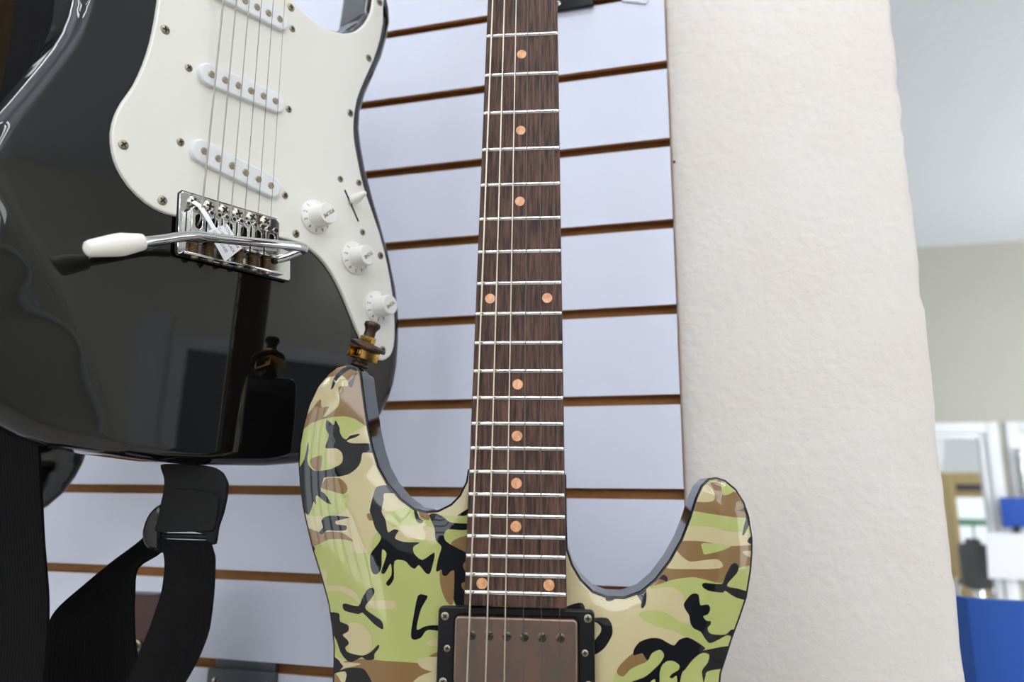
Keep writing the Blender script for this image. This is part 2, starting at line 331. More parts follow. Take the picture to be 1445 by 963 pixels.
# far wall with two glazed doors
H=-136
struct('wall_far',(-2500,FAR,H),(2800,FAR+100,CEIL),M['roomwall'])
struct('wall_far',(-2500,FAR,-2158),(480,FAR+100,H),M['roomwall'])
struct('wall_far',(1381,FAR,-2158),(1411,FAR+100,H),M['roomwall'])
struct('wall_far',(2312,FAR,-2158),(2800,FAR+100,H),M['roomwall'])
def door(name,x0,x1):
    d=MB()
    y0,y1=FAR-12,FAR+60
    for a,b_ in (((x0,y0,-2158),(x0+50,y1,H)),((x1-50,y0,-2158),(x1,y1,H)),((x0+50,y0,H-48),(x1-50,y1,H))): d.box(tuple(W(a)*1000),tuple(W(b_)*1000),3)
    fr=d.out(name,M['white'],kind='structure')
    l=MB(); a0,a1=x0+52,x1-52
    for a,b_ in (((a0,FAR,-2150),(a0+28,FAR+40,H-50)),((a1-28,FAR,-2150),(a1,FAR+40,H-50)),((a0+28,FAR,H-76),(a1-28,FAR+40,H-50)),((a0+28,FAR,-1280),(a1-28,FAR+40,-1140)),((a0+28,FAR,-2150),(a1-28,FAR+40,-1900)),((a0+28,FAR+14,-1900),(a1-28,FAR+26,-1280))): l.box(tuple(W(a)*1000),tuple(W(b_)*1000),2)
    lf=l.out('door_leaf',M['white'],fr)
    wbox('pane',(a0+26,FAR+17,-1142),(a1-26,FAR+21,H-74),M['glass'],fr)
    MB().tube([tuple(W(p)*1000) for p in ((a0+14,FAR-2,-1100),(a0+14,FAR-45,-1100),(a0+120,FAR-50,-1100))],9).out('door_handle',M['chrome'],fr)
door('door_1',480,1380); door('door_2',1412,2312)
# the wood-framed window wall of the porch beyond the doors, open to daylight
struct('wall_porch',(-400,4300,-345),(2900,4360,-90),M['white'])
struct('wall_porch',(-400,4300,-2158),(2900,4360,-1060),M['white'])
def pwin(name,x0,x1):
    f=MB()
    for a,b_ in (((x0,4285,-1060),(x0+45,4365,-345)),((x1-45,4285,-1060),(x1,4365,-345)),((x0+45,4285,-490),(x1-45,4365,-345)),((x0+45,4285,-1060),(x1-45,4365,-1020))): f.box(tuple(W(a)*1000),tuple(W(b_)*1000),3)
    fr=f.out(name,M['wood'],kind='structure')
    wbox('window_vent',(x0+52,4278,-452),(x1-52,4290,-412),M['dark'],fr)
    wbox('pane',(x0+43,4322,-1022),(x1-43,4327,-488),M['glass'],fr)
pwin('window_1',1465,2380); pwin('window_2',500,1460)
# front wall behind the camera with the shop window, right wall with a window and a door
for a,b_ in (((-750,-3600,-2158),(2800,-3500,100)),((-750,-3600,660),(2800,-3500,CEIL)),((-750,-3600,100),(-600,-3500,660)),((2400,-3600,100),(2800,-3500,660)),((-2500,-3600,-2158),(-750,-3500,-1250)),((-2500,-3600,450),(-750,-3500,CEIL))): struct('wall_front',a,b_,M['sidewall'])
for a,b_ in (((2800,-3600,-2158),(2900,1100,CEIL)),((2800,2600,-2158),(2900,FAR+100,CEIL)),((2800,1100,-2158),(2900,2600,-1400)),((2800,1100,180),(2900,2600,CEIL))): struct('wall_right',a,b_,M['sidewall'])
def wframe(name,axis,a0,a1,z0,z1,at,nm=1):
    f=MB()
    for (p0,p1,q0,q1) in ((a0-60,a0,z0-60,z1+60),(a1,a1+60,z0-60,z1+60),(a0,a1,z0-60,z0),(a0,a1,z1,z1+60),*[(a0+(a1-a0)*q/(nm+1)-25,a0+(a1-a0)*q/(nm+1)+25,z0,z1) for q in range(1,nm+1)]):
        A,B_=((p0,at,q0),(p1,at+40,q1)) if axis=='x' else ((at-40,p0,q0),(at,p1,q1))
        f.box(tuple(W(A)*1000),tuple(W(B_)*1000),3)
    f.out(name,M['white'],kind='structure')
wframe('window_3','x',-2440,-810,-1190,390,-3500,6); wframe('fill_window_front','x',-540,2340,160,600,-3500,3); wframe('window_4','y',1100,2600,-1400,180,2800)  # the high wide frame is added to go with the front fill light
cb=thing('baffle','added unseen dark cabinet against the front wall behind the viewpoint','baffle',Matrix.Translation(W((680,-3300,-2158))))  # added, unseen: dark block that keeps the glossy camouflage reflections dark
MB().box((-1300,-190,0),(1300,190,1950),4).out('baffle_body',M['darkwood'],cb)
for q in range(4):
    dr=MB().box((-1290+647*q,190,60),(-1290+647*q+640,212,1930),3).out('door',M['darkwood'],cb); MB().tube([(-1290+647*q+(600 if q%2==0 else 40),224,900),(-1290+647*q+(600 if q%2==0 else 40),224,1060)],7).out('handle',M['chrome'],dr)
struct('door_3',(2770,-45,-2158),(2800,20,75),M['white']); struct('door_3',(2770,20,10),(2800,780,75),M['white']); struct('door_3',(2770,780,-2158),(2800,845,75),M['white'])
struct('door_3_leaf',(2785,20,-2158),(2799,780,10),M['blind'])
struct('trim_1',(2788,-185,-2158),(2800,-60,160),M['white'])
wframe('fill_window_right','y',-3200,-2100,-1200,200,2800,2)  # added frame around the right front fill light, no opening behind it

# ceiling tube lights; far-right and far-room ones are added to brighten those parts
k=0
for x,y in ((-900,-2300),(-900,-1250),(-1150,-450),(700,-2300),(700,-1250),(200,-450),(2100,-1200),(1950,-2500),(2150,700),(2150,1900),(-700,1900)):
    if 1:
        t=thing('ceiling_light','white twin tube fluorescent light hanging below the ceiling','light',Matrix.Translation(W((x,y,CEIL))),'ceiling tube lights')
        MB().box((-620,-26,-262),(620,26,-222),4).out('housing',M['white'],t)
        for s_ in (-480,480): MB().tube([(s_,0,0),(s_,0,-224)],4,8).out('hanging_rod',M['chrome'],t)
        for s_ in (-40,40): MB().tube([(-600,s_*1.15,-246),(600,s_*1.15,-246)],14,12).out('tube',M['lamp'],t)

# things on the far side of the room
t=thing('notice','blue card over a white sheet hanging between the two white doors','notice',Matrix.Translation(W((1340,3150,-560))))
MB().box((-2,-4,-52),(330,4,78),1).out('blue_card',M['bluecard'],t)
MB().slab([(-74,-78),(330,-80),(330,-278),(-85,-276)],4,7).out('white_sheet',M['tag'],t)
MB().box((40,-9,-72),(62,9,-44),2).out('clip',M['blackplastic'],t)
MB().box((100,0,60),(108,34,300),1).out('hanging_rod',M['chrome'],t)
t=thing('armchair','dark high-backed chair seen through the glass of the far door','chair',Matrix.Translation(W((1448,3900,-2158))))
MB().slab(rrect(-66,1190,66,1425,22),-40,40,8).out('backrest',M['dark'],t)
MB().slab(rrect(-32,1420,32,1452,12),-30,30,6).out('headrest',M['dark'],t)
MB().box((-230,-260,440),(230,200,540),30).out('seat',M['dark'],t)
MB().box((-25,-10,520),(25,20,1200),6).out('back_post',M['chrome'],t)
for sx in (-1,1):
    MB().tube([(sx*245,-200,640),(sx*235,40,650),(sx*70,60,1235)],16).out('arm',M['chrome'],t)
    for sy in (-220,160): MB().tube([(sx*200,sy,0),(sx*190,sy*.9,450)],16).out('leg',M['chrome'],t)
t=thing('street_sign','green sign standing outside beyond the wood-framed window','sign',Matrix.Translation(W((1880,5200,-2158))))
MB().box((-100,-5,1465),(90,5,1515),2).out('sign_board',M['green'],t); MB().tube([(0,12,0),(0,12,1500)],12).out('post',M['chrome'],t)
t=thing('display_panel','royal blue upright panel with a bent edge standing behind the plaster wall end','panel',Matrix.Translation(W((270,300,-2158))))
fr_=[(2,75),(3,48),(8,26),(18,10),(34,2),(60,0),(640,0)]; bk_=[(640,10),(60,10),(38,12),(26,18),(17,30),(13,50),(12,75)]; pl_=fr_+bk_; n=len(pl_)
F=[(k,(k+1)%n,n+(k+1)%n,n+k) for k in range(n)]+[tuple(range(n)),tuple(n+k for k in range(n))]
MB().add([(x,y,z) for z in (30,1588) for x,y in pl_],F).out('panel_sheet',M['blue'],t,smooth=30)
for x in (90,560): MB().box((x,-120,0),(x+40,130,30),3).box((x+12,10,28),(x+28,22,1200),1).out('foot',M['grey'],t)

# ================================================================ guitars: frames at the given poses
def pose(org, R): 
    mt=Matrix([list(r)+[0] for r in R]+[[0,0,0,1]]); mt.translation=W(org); return mt
CAMO=pose((-88.300,-187.657,-29.802),((0.98688107,-0.16134548,0.00577770),(0.16134987,0.98689722,-0.00029866),(-0.00565381,0.00122697,0.99998326)))
RS=((0.38685844,-0.92205362,0.01255660),(0.92162598,0.38615311,-0.03861783),(0.03075894,0.02651212,0.99917515))
STRAT=pose((-270.770,-221.525,-297.141),RS)
fret=lambda n: -647.7*(1-2**(-n/12))

# ---------------- camouflage guitar (origin at the nut, z runs down the neck to negative values)
cg=thing('electric_guitar','electric guitar with glossy green, tan, brown and black camouflage body','guitar',CAMO)
outline=[[-30.2,-417.2],[-31.1,-424.4],[-34.9,-432.3],[-40.1,-437.5],[-48.0,-441.5],[-54.6,-442.3],[-62.8,-440.5],[-71.2,-434.8],[-79.8,-425.7],[-85.8,-415.9],[-89.8,-405.2],[-93.3,-393.1],[-96.1,-379.4],[-98.5,-367.0],[-100.2,-357.5],[-102.5,-354.4],[-106.2,-352.9],[-110.5,-352.2],[-116.2,-353.6],[-121.6,-357.9],[-128.2,-366.3],[-133.1,-378.2],[-135.7,-390.6],[-137.2,-402.9],[-137.1,-415.1],[-135.2,-428.4],[-132.6,-440.3],[-130.4,-448.0],[-124.9,-464.9],[-117.7,-482.5],[-112.6,-496.6],[-109.6,-509.4],[-107.8,-520.0],[-107.2,-530.5]]
low=[[-106.8,-548],[-110,-575],[-120,-605],[-138,-640],[-151,-680],[-153,-720],[-141,-762],[-110,-792],[-60,-807],[0,-811],[60,-804],[110,-787],[145,-757],[160,-717],[158,-672],[146,-632],[129,-595],[116,-565],[112,-545]]
outline=outline+low+[[114.4,-527.2],[117.8,-518.5],[121.5,-508.5],[125.9,-498.3],[130.4,-486.8],[133.5,-472.6],[134.9,-462.2],[135.4,-453.1],[134.3,-442.5],[131.8,-433.9],[127.4,-426.5],[121.6,-421.5],[116.3,-419.9],[111.5,-420.7],[107.2,-424.8],[103.5,-432.3],[99.7,-443.1],[94.6,-455.2],[87.5,-467.2],[79.1,-477.8],[70.9,-484.5],[61.4,-488.0],[52.0,-488.0],[43.9,-485.2],[37.2,-478.9],[32.4,-471.1],[29.3,-461.8],[28.9,-448.4],[28.6,-419.6]]
PATCH=[(1,[[-139.2,-394.4],[-131.2,-390.8],[-124.2,-388.1],[-117.1,-386.6],[-108.9,-385.7],[-102.1,-387.2],[-94.8,-390.6],[-102.2,-395.1],[-106.0,-398.6],[-108.6,-406.0],[-107.7,-411.9],[-110.0,-415.8],[-116.0,-418.3],[-121.9,-419.8],[-129.3,-417.0],[-137.5,-416.1]]),
(2,[[-139.1,-395.9],[-131.2,-390.8],[-124.2,-388.1],[-117.1,-386.6],[-108.9,-385.7],[-102.1,-387.2],[-92.2,-391.3],[-93.6,-366.0],[-99.6,-351.7],[-115.4,-349.6],[-129.4,-358.9],[-138.3,-379.3]]),
(0,[[-122.4,-361.4],[-117.3,-360.4],[-112.1,-359.9],[-108.2,-363.5],[-107.5,-366.5],[-111.1,-366.8],[-113.5,-367.9],[-112.2,-374.7],[-112.6,-379.2],[-115.8,-382.7],[-122.2,-386.5],[-118.6,-379.7],[-123.7,-380.3],[-125.3,-375.0],[-134.7,-386.3],[-134.2,-378.8],[-130.2,-369.1]]),
(3,[[-108.0,-353.4],[-113.5,-356.5],[-117.2,-361.6],[-118.4,-368.8],[-116.8,-367.4],[-114.3,-361.8],[-107.6,-356.0],[-105.0,-356.5],[-103.2,-357.7],[-105.4,-361.8],[-107.6,-364.6],[-107.2,-366.7],[-105.1,-367.4],[-103.8,-361.8],[-102.7,-357.0],[-101.7,-353.5]]),
(0,[[-117.8,-406.1],[-114.3,-405.1],[-110.2,-406.0],[-108.2,-409.0],[-108.2,-412.9],[-110.1,-415.5],[-113.6,-416.0],[-116.2,-414.4],[-117.7,-411.0]]),
(2,[[-128.6,-412.6],[-125.6,-410.9],[-120.9,-410.3],[-121.5,-419.1],[-125.1,-418.7],[-127.5,-416.5]]),
(1,[[-123.1,-439.6],[-122.4,-434.3],[-119.7,-430.0],[-114.1,-431.3],[-105.9,-432.8],[-102.4,-433.1],[-102.5,-438.8],[-105.2,-443.6],[-113.1,-446.1],[-121.1,-446.2],[-129.2,-445.9],[-125.4,-442.0],[-124.2,-438.2]]),
(2,[[-120.3,-429.2],[-118.1,-424.6],[-115.6,-423.2],[-108.5,-423.6],[-104.2,-427.4],[-103.5,-430.7],[-105.9,-432.8],[-114.1,-431.0]]),
(3,[[-119.6,-388.1],[-116.3,-390.2],[-114.5,-391.2],[-113.7,-388.4],[-111.0,-392.7],[-110.5,-395.7],[-108.6,-398.9],[-106.3,-399.9],[-104.1,-397.6],[-98.5,-396.4],[-100.0,-398.1],[-104.9,-400.1],[-105.9,-401.1],[-102.2,-402.3],[-91.1,-402.4],[-88.3,-407.8],[-95.8,-407.9],[-96.6,-412.8],[-98.3,-416.7],[-102.7,-420.6],[-108.6,-422.4],[-118.2,-423.1],[-119.1,-424.8],[-120.3,-429.0],[-120.1,-431.6],[-117.5,-432.8],[-113.0,-439.0],[-117.7,-437.3],[-122.5,-433.9],[-123.4,-435.3],[-123.1,-439.6],[-124.7,-437.7],[-125.9,-442.0],[-127.7,-445.4],[-129.8,-444.5],[-134.6,-440.3],[-136.2,-420.0],[-132.7,-412.1],[-131.0,-401.5],[-130.3,-406.2],[-130.7,-412.1],[-129.4,-416.0],[-125.0,-419.2],[-115.9,-418.4],[-109.5,-415.6],[-107.7,-412.9],[-108.3,-408.5],[-111.7,-405.6],[-118.9,-405.3],[-117.7,-400.2],[-117.4,-397.2],[-119.7,-393.3]]),
(2,[[-130.6,-453.3],[-119.7,-455.6],[-111.4,-454.9],[-104.2,-455.8],[-97.8,-460.2],[-105.1,-459.2],[-113.4,-459.7],[-119.2,-462.3],[-126.0,-467.1]]),
(1,[[-126.0,-467.1],[-119.2,-462.3],[-113.4,-459.7],[-105.1,-459.2],[-99.1,-460.8],[-99.4,-465.8],[-91.1,-466.9],[-86.5,-464.9],[-84.1,-454.9],[-58.5,-452.2],[-11.3,-449.1],[-9.9,-526.5],[-56.6,-526.3],[-75.8,-525.9],[-89.5,-525.6],[-98.5,-527.5],[-109.2,-521.5],[-112.4,-500.4],[-119.0,-482.2]]),
(3,[[-118.9,-448.8],[-116.1,-446.2],[-109.6,-445.6],[-100.6,-446.5],[-109.2,-448.6],[-109.0,-450.7],[-102.7,-451.3],[-102.9,-453.9],[-109.0,-454.5],[-115.0,-454.4],[-118.1,-457.0],[-120.3,-455.6],[-117.7,-452.7]]),
(3,[[-125.6,-463.8],[-122.6,-464.4],[-122.7,-466.4],[-125.4,-466.9]]),
(0,[[-119.9,-477.8],[-113.9,-478.8],[-113.4,-485.8],[-103.4,-485.9],[-95.1,-489.2],[-91.8,-495.5],[-97.2,-491.9],[-105.6,-488.9],[-112.0,-489.6],[-115.8,-493.0]]),
(0,[[-90.1,-494.4],[-83.3,-493.2],[-72.9,-492.9],[-70.3,-494.4],[-70.7,-497.1],[-77.2,-497.8],[-86.5,-497.5]]),
(0,[[-99.2,-507.0],[-92.9,-506.2],[-87.0,-509.3],[-83.8,-514.4],[-84.1,-519.7],[-88.4,-524.0],[-95.3,-523.7],[-98.5,-518.0],[-101.7,-513.9]]),
(2,[[-101.9,-528.4],[-89.5,-525.6],[-75.8,-525.9],[-56.6,-526.3],[-53.2,-528.0],[-45.8,-530.3],[-55.2,-534.2],[-59.5,-538.5],[-85.3,-539.4],[-89.1,-531.3],[-97.1,-531.1]]),
(0,[[-55.6,-523.9],[-45.0,-522.6],[-41.1,-522.4],[-40.8,-531.2],[-52.0,-529.5],[-55.5,-527.0]]),
(0,[[-51.4,-515.0],[-44.8,-512.7],[-41.4,-513.1],[-41.2,-517.3],[-49.1,-516.7]]),
(2,[[-49.5,-522.5],[-44.5,-520.0],[-44.4,-522.5]]),
(0,[[-59.9,-540.5],[-55.2,-533.7],[-45.3,-530.3],[-40.7,-532.7],[-40.5,-539.8]]),
(3,[[-102.8,-496.5],[-100.5,-495.8],[-92.9,-496.9],[-90.3,-491.2],[-87.1,-486.8],[-84.2,-486.5],[-83.3,-488.9],[-85.0,-492.1],[-88.3,-496.2],[-87.9,-498.6],[-82.8,-501.7],[-78.0,-504.7],[-77.2,-509.0],[-82.5,-506.5],[-89.8,-500.5],[-92.6,-501.3],[-101.4,-499.8]]),
(3,[[-112.3,-502.0],[-105.0,-501.5],[-103.9,-506.0],[-98.8,-507.7],[-98.4,-511.0],[-101.9,-513.4],[-98.6,-515.9],[-97.7,-518.0],[-99.8,-520.2],[-97.7,-522.7],[-89.0,-523.8],[-84.0,-521.6],[-79.7,-517.4],[-79.0,-519.0],[-81.7,-522.7],[-81.7,-525.3],[-86.0,-526.2],[-89.5,-524.8],[-95.6,-527.9],[-99.7,-526.1],[-102.8,-522.6],[-105.9,-516.2],[-110.6,-510.0]]),
(3,[[-109.0,-525.2],[-103.1,-527.6],[-100.4,-530.3],[-102.2,-532.6],[-98.3,-531.1],[-89.2,-530.6],[-85.4,-533.2],[-81.8,-541.3],[-101.0,-542.0],[-98.0,-535.7],[-99.3,-533.2],[-104.0,-534.1],[-108.3,-535.6]]),
(0,[[-103.1,-527.6],[-99.6,-528.3],[-95.6,-528.0],[-89.3,-528.4],[-97.1,-530.8],[-100.4,-530.3]]),
(0,[[-104.7,-534.9],[-99.3,-533.1],[-98.2,-535.8],[-100.4,-542.0],[-109.5,-542.3],[-107.7,-536.1]]),
(2,[[-107.5,-538.1],[-104.7,-534.9],[-99.9,-542.0],[-109.5,-542.3]]),
(3,[[-57.3,-489.8],[-53.0,-489.4],[-51.6,-490.5],[-54.5,-495.6],[-56.0,-499.9],[-57.3,-508.4],[-52.9,-506.6],[-48.4,-505.8],[-41.6,-506.0],[-41.5,-508.9],[-49.4,-508.3],[-52.2,-509.3],[-54.4,-512.5],[-57.7,-513.9],[-60.1,-513.2],[-60.5,-509.5],[-59.4,-501.0]]),
(0,[[-43.1,-505.5],[-40.3,-500.9],[-33.2,-494.8],[-31.6,-502.5],[-28.7,-503.3],[-26.3,-501.4],[-15.3,-500.7],[-15.2,-503.3],[-28.6,-507.3],[-38.2,-508.3],[-42.0,-507.7]]),
(1,[[-80.3,-445.3],[-74.4,-441.9],[-64.4,-439.6],[-61.3,-441.6],[-56.2,-443.5],[-49.2,-444.3],[-35.2,-444.1],[-25.4,-439.1],[-18.9,-442.8],[-16.4,-442.8],[-16.1,-457.0],[-51.9,-451.5],[-63.9,-450.5],[-73.9,-452.4],[-77.9,-448.7]]),
(0,[[-77.6,-458.2],[-74.0,-451.5],[-63.9,-450.5],[-51.9,-450.8],[-48.6,-453.4],[-48.5,-458.6],[-60.6,-458.3],[-67.0,-459.9],[-72.6,-459.1]]),
(2,[[-59.8,-442.1],[-55.2,-443.5],[-53.0,-444.4],[-53.3,-447.3],[-58.1,-446.2]]),
(0,[[-27.4,-439.2],[-22.6,-431.4],[-19.2,-427.5],[-16.7,-427.5],[-16.4,-442.3],[-19.4,-443.8],[-24.3,-443.4]]),
(2,[[-90.7,-444.8],[-89.3,-443.8],[-87.3,-444.7],[-86.1,-447.5],[-89.1,-448.0]]),
(3,[[-88.0,-434.3],[-86.8,-429.4],[-84.3,-427.6],[-79.2,-427.3],[-73.5,-429.2],[-70.8,-432.1],[-81.0,-432.0],[-81.3,-436.1],[-82.0,-442.9],[-79.2,-447.7],[-77.3,-454.6],[-73.9,-452.9],[-71.0,-453.6],[-72.2,-455.7],[-72.6,-458.3],[-67.0,-460.1],[-58.0,-460.2],[-61.4,-462.6],[-60.8,-466.4],[-55.7,-470.0],[-48.7,-465.6],[-49.4,-472.7],[-50.9,-477.5],[-53.4,-477.1],[-57.5,-472.9],[-59.9,-475.0],[-62.9,-473.6],[-66.0,-470.7],[-72.2,-470.9],[-72.0,-480.7],[-74.8,-484.9],[-76.6,-483.3],[-73.6,-478.8],[-74.4,-472.3],[-77.6,-478.0],[-79.9,-477.3],[-78.2,-471.5],[-77.2,-466.7],[-80.1,-464.7],[-79.8,-475.2],[-82.6,-478.6],[-85.7,-477.0],[-87.0,-467.9],[-82.5,-461.2],[-81.2,-457.3],[-85.0,-452.6],[-87.9,-445.0],[-89.1,-442.1]]),
(3,[[-63.2,-439.7],[-60.8,-442.6],[-59.1,-446.2],[-56.5,-447.8],[-58.0,-449.3],[-60.7,-448.1],[-62.4,-443.6]]),
(3,[[-53.2,-444.4],[-49.2,-443.4],[-44.1,-445.4],[-39.1,-448.4],[-25.2,-448.7],[-23.5,-447.5],[-24.9,-451.5],[-33.0,-452.6],[-41.1,-452.3],[-43.3,-455.6],[-41.7,-459.4],[-32.7,-463.9],[-24.7,-467.0],[-18.9,-464.4],[-16.0,-464.5],[-15.3,-497.5],[-22.5,-497.7],[-19.1,-500.3],[-22.0,-501.3],[-26.6,-501.0],[-30.4,-504.7],[-32.1,-502.7],[-33.2,-498.0],[-37.0,-489.9],[-36.7,-483.5],[-36.4,-476.1],[-38.2,-475.7],[-41.1,-478.5],[-43.5,-477.8],[-44.1,-475.3],[-47.2,-476.1],[-46.3,-468.9],[-44.6,-462.3],[-48.2,-458.6],[-49.4,-452.0]]),
(2,[[-39.2,-460.3],[-32.9,-456.4],[-18.2,-453.5],[-16.2,-453.4],[-16.0,-464.8],[-19.9,-465.0],[-24.7,-467.0],[-32.7,-463.9]]),
(2,[[-45.1,-475.6],[-44.1,-475.3],[-43.3,-477.8],[-41.1,-478.5],[-38.2,-475.9],[-36.4,-476.6],[-36.6,-493.6],[-40.1,-492.9],[-43.2,-487.3],[-44.7,-481.8]]),
(2,[[-31.6,-472.3],[-28.6,-469.4],[-22.7,-468.4],[-18.3,-470.1],[-15.9,-470.1],[-15.8,-472.4],[-20.7,-472.5],[-21.8,-473.9],[-18.7,-475.2],[-15.8,-475.6],[-15.7,-477.9],[-23.0,-480.1],[-28.4,-477.8]]),
(2,[[-31.7,-482.0],[-24.4,-481.3],[-18.5,-483.0],[-15.6,-483.4],[-15.5,-489.5],[-19.4,-489.3],[-28.1,-487.4],[-31.4,-485.2]]),
(3,[[-35.7,-444.1],[-29.4,-440.2],[-27.2,-437.7],[-26.9,-441.1],[-30.3,-444.0],[-33.2,-444.4]]),
(2,[[99.4,-434.3],[108.6,-434.4],[113.6,-433.5],[114.6,-430.4],[113.5,-427.1],[111.1,-424.2],[115.0,-420.4],[119.2,-420.7],[119.9,-423.6],[118.9,-427.0],[119.2,-429.9],[122.9,-429.4],[125.5,-428.1],[130.3,-430.1],[134.1,-436.7],[134.6,-443.6],[131.3,-443.3],[121.5,-442.2],[110.8,-440.8],[101.7,-440.1],[97.6,-438.9]]),
(1,[[108.6,-423.8],[111.7,-419.6],[117.6,-418.7],[118.3,-420.7],[115.8,-422.2],[111.1,-424.0]]),
(1,[[118.7,-421.6],[120.1,-419.5],[125.0,-421.1],[128.0,-426.9],[125.5,-428.1],[122.9,-429.6],[119.6,-430.3],[118.7,-427.8]]),
(1,[[99.2,-439.7],[110.8,-440.8],[121.5,-442.4],[134.6,-443.6],[134.2,-450.5],[130.5,-450.6],[121.1,-450.5],[110.5,-448.1],[96.5,-447.6]]),
(2,[[92.8,-457.4],[99.5,-456.2],[107.5,-456.4],[115.4,-457.8],[123.3,-458.6],[137.7,-458.7],[137.0,-470.5],[125.3,-470.8],[119.1,-477.8],[114.4,-478.8],[106.6,-477.0],[100.1,-476.0],[90.8,-477.4],[84.1,-479.5],[78.0,-482.0],[75.4,-481.4],[77.5,-476.2],[85.7,-469.5],[88.5,-464.3]]),
(1,[[106.7,-457.2],[122.4,-458.4],[115.7,-461.4],[109.9,-462.9],[107.0,-463.4],[106.2,-460.8]]),
(0,[[91.1,-460.3],[92.6,-462.6],[94.9,-465.0],[99.1,-467.6],[107.1,-466.5],[113.7,-465.8],[116.9,-468.2],[115.2,-470.8],[96.3,-471.8],[85.6,-471.5],[88.5,-465.6]]),
(0,[[128.7,-461.9],[130.4,-461.2],[136.0,-461.6],[135.8,-465.0],[131.0,-463.9]]),
(1,[[75.3,-483.3],[78.0,-481.7],[84.1,-479.5],[90.8,-477.4],[100.1,-476.0],[106.6,-477.0],[114.4,-478.8],[119.1,-477.8],[125.3,-470.8],[137.1,-470.0],[133.7,-485.0],[120.6,-514.1],[111.6,-514.4],[105.1,-514.6],[100.3,-506.0],[95.6,-491.1],[93.8,-484.8],[88.0,-481.7],[81.3,-482.6]]),
(1,[[69.4,-497.0],[72.3,-495.2],[77.6,-494.5],[83.4,-494.9],[88.0,-497.5],[93.2,-500.2],[98.3,-501.4],[102.2,-505.7],[105.5,-508.9],[108.3,-511.0],[118.2,-507.4],[122.7,-508.4],[121.3,-513.1],[104.7,-515.5],[101.9,-512.3],[95.8,-508.4],[90.1,-505.5],[85.5,-504.1],[78.6,-502.6],[72.5,-500.2]]),
(1,[[56.0,-527.5],[64.1,-525.1],[73.5,-520.4],[75.9,-517.0],[80.5,-515.1],[82.6,-517.9],[80.4,-521.8],[75.6,-526.3],[70.4,-529.8],[63.9,-533.8],[54.7,-535.2]]),
(2,[[56.5,-527.5],[58.3,-523.6],[65.4,-517.4],[70.1,-517.2],[73.5,-520.8],[67.0,-523.9],[61.2,-526.9]]),
(3,[[65.7,-517.3],[66.6,-514.6],[69.6,-511.2],[75.5,-509.1],[80.7,-509.1],[84.1,-510.7],[88.3,-512.4],[91.3,-509.4],[96.1,-508.1],[102.0,-511.0],[105.7,-513.8],[104.5,-514.9],[115.0,-513.0],[121.9,-513.1],[119.8,-520.5],[115.6,-524.8],[113.4,-524.8],[107.7,-525.6],[105.3,-527.4],[103.9,-533.9],[58.1,-535.6],[70.9,-529.6],[75.6,-526.3],[80.4,-521.8],[82.6,-518.2],[82.0,-516.0],[80.0,-515.0],[75.9,-517.0],[73.5,-520.8],[70.7,-517.2],[66.6,-518.3]]),
(1,[[80.2,-526.1],[81.5,-522.8],[84.4,-520.7],[87.9,-520.7],[91.0,-522.8],[90.3,-525.3],[87.1,-527.0],[85.3,-529.0],[87.0,-529.5],[89.3,-528.3],[88.6,-534.5],[80.6,-534.8],[79.9,-529.4]]),
(1,[[92.3,-526.8],[94.0,-525.1],[98.2,-520.1],[101.7,-517.3],[104.6,-516.2],[107.7,-517.2],[106.7,-521.4],[103.3,-525.9],[103.4,-534.0],[91.4,-534.4]]),
(1,[[74.9,-531.5],[77.4,-530.3],[77.2,-534.9],[73.7,-535.0]]),
(1,[[105.6,-527.7],[107.7,-525.6],[113.4,-524.8],[116.2,-524.7],[113.5,-533.6],[104.5,-533.9]]),
(3,[[94.7,-490.1],[98.9,-485.2],[102.7,-485.1],[103.2,-489.0],[103.9,-490.9],[107.7,-490.4],[109.1,-492.6],[107.8,-495.6],[105.0,-496.8],[106.8,-499.1],[109.2,-499.4],[108.8,-501.4],[107.4,-502.8],[107.7,-505.0],[109.9,-506.3],[117.1,-506.5],[120.6,-503.9],[124.0,-504.5],[122.7,-508.4],[121.3,-508.0],[118.2,-506.8],[113.5,-509.1],[108.3,-511.1],[105.5,-508.4],[103.4,-505.1],[99.4,-503.2],[97.7,-500.3],[97.2,-496.4],[95.1,-493.1]]),
(3,[[105.0,-480.0],[106.8,-478.8],[116.1,-479.3],[118.3,-474.9],[121.9,-468.9],[124.3,-467.9],[126.1,-469.6],[125.1,-473.2],[119.6,-478.8],[119.7,-480.8],[125.3,-481.8],[131.6,-484.0],[130.6,-488.0],[123.4,-486.4],[118.0,-483.0],[116.3,-484.0],[109.1,-483.2],[105.9,-481.7]]),
(3,[[126.3,-438.7],[129.1,-438.4],[130.8,-437.0],[134.1,-437.5],[136.0,-447.3],[133.6,-446.9],[132.0,-449.4],[130.0,-452.4],[129.0,-452.4],[130.3,-447.4],[131.7,-443.3],[131.1,-439.6]]),
(3,[[131.9,-455.4],[134.5,-452.6],[136.5,-452.9],[136.2,-457.8],[132.6,-456.8]]),
(3,[[68.5,-486.0],[70.8,-483.6],[73.8,-481.9],[74.2,-487.5],[73.3,-491.8],[71.8,-493.7],[70.8,-493.1],[71.1,-490.4]]),
(3,[[81.0,-478.3],[84.0,-475.3],[86.3,-477.0],[85.6,-479.1],[83.9,-478.9]]),
(2,[[76.8,-481.8],[78.6,-479.5],[81.6,-477.7],[85.1,-479.0],[81.5,-480.5]]),
(3,[[51.2,-487.6],[56.3,-488.3],[55.4,-489.9],[53.0,-490.6],[51.2,-490.3]]),
(3,[[25.2,-496.0],[31.1,-492.8],[37.7,-491.8],[38.7,-496.7],[26.4,-497.0]]),
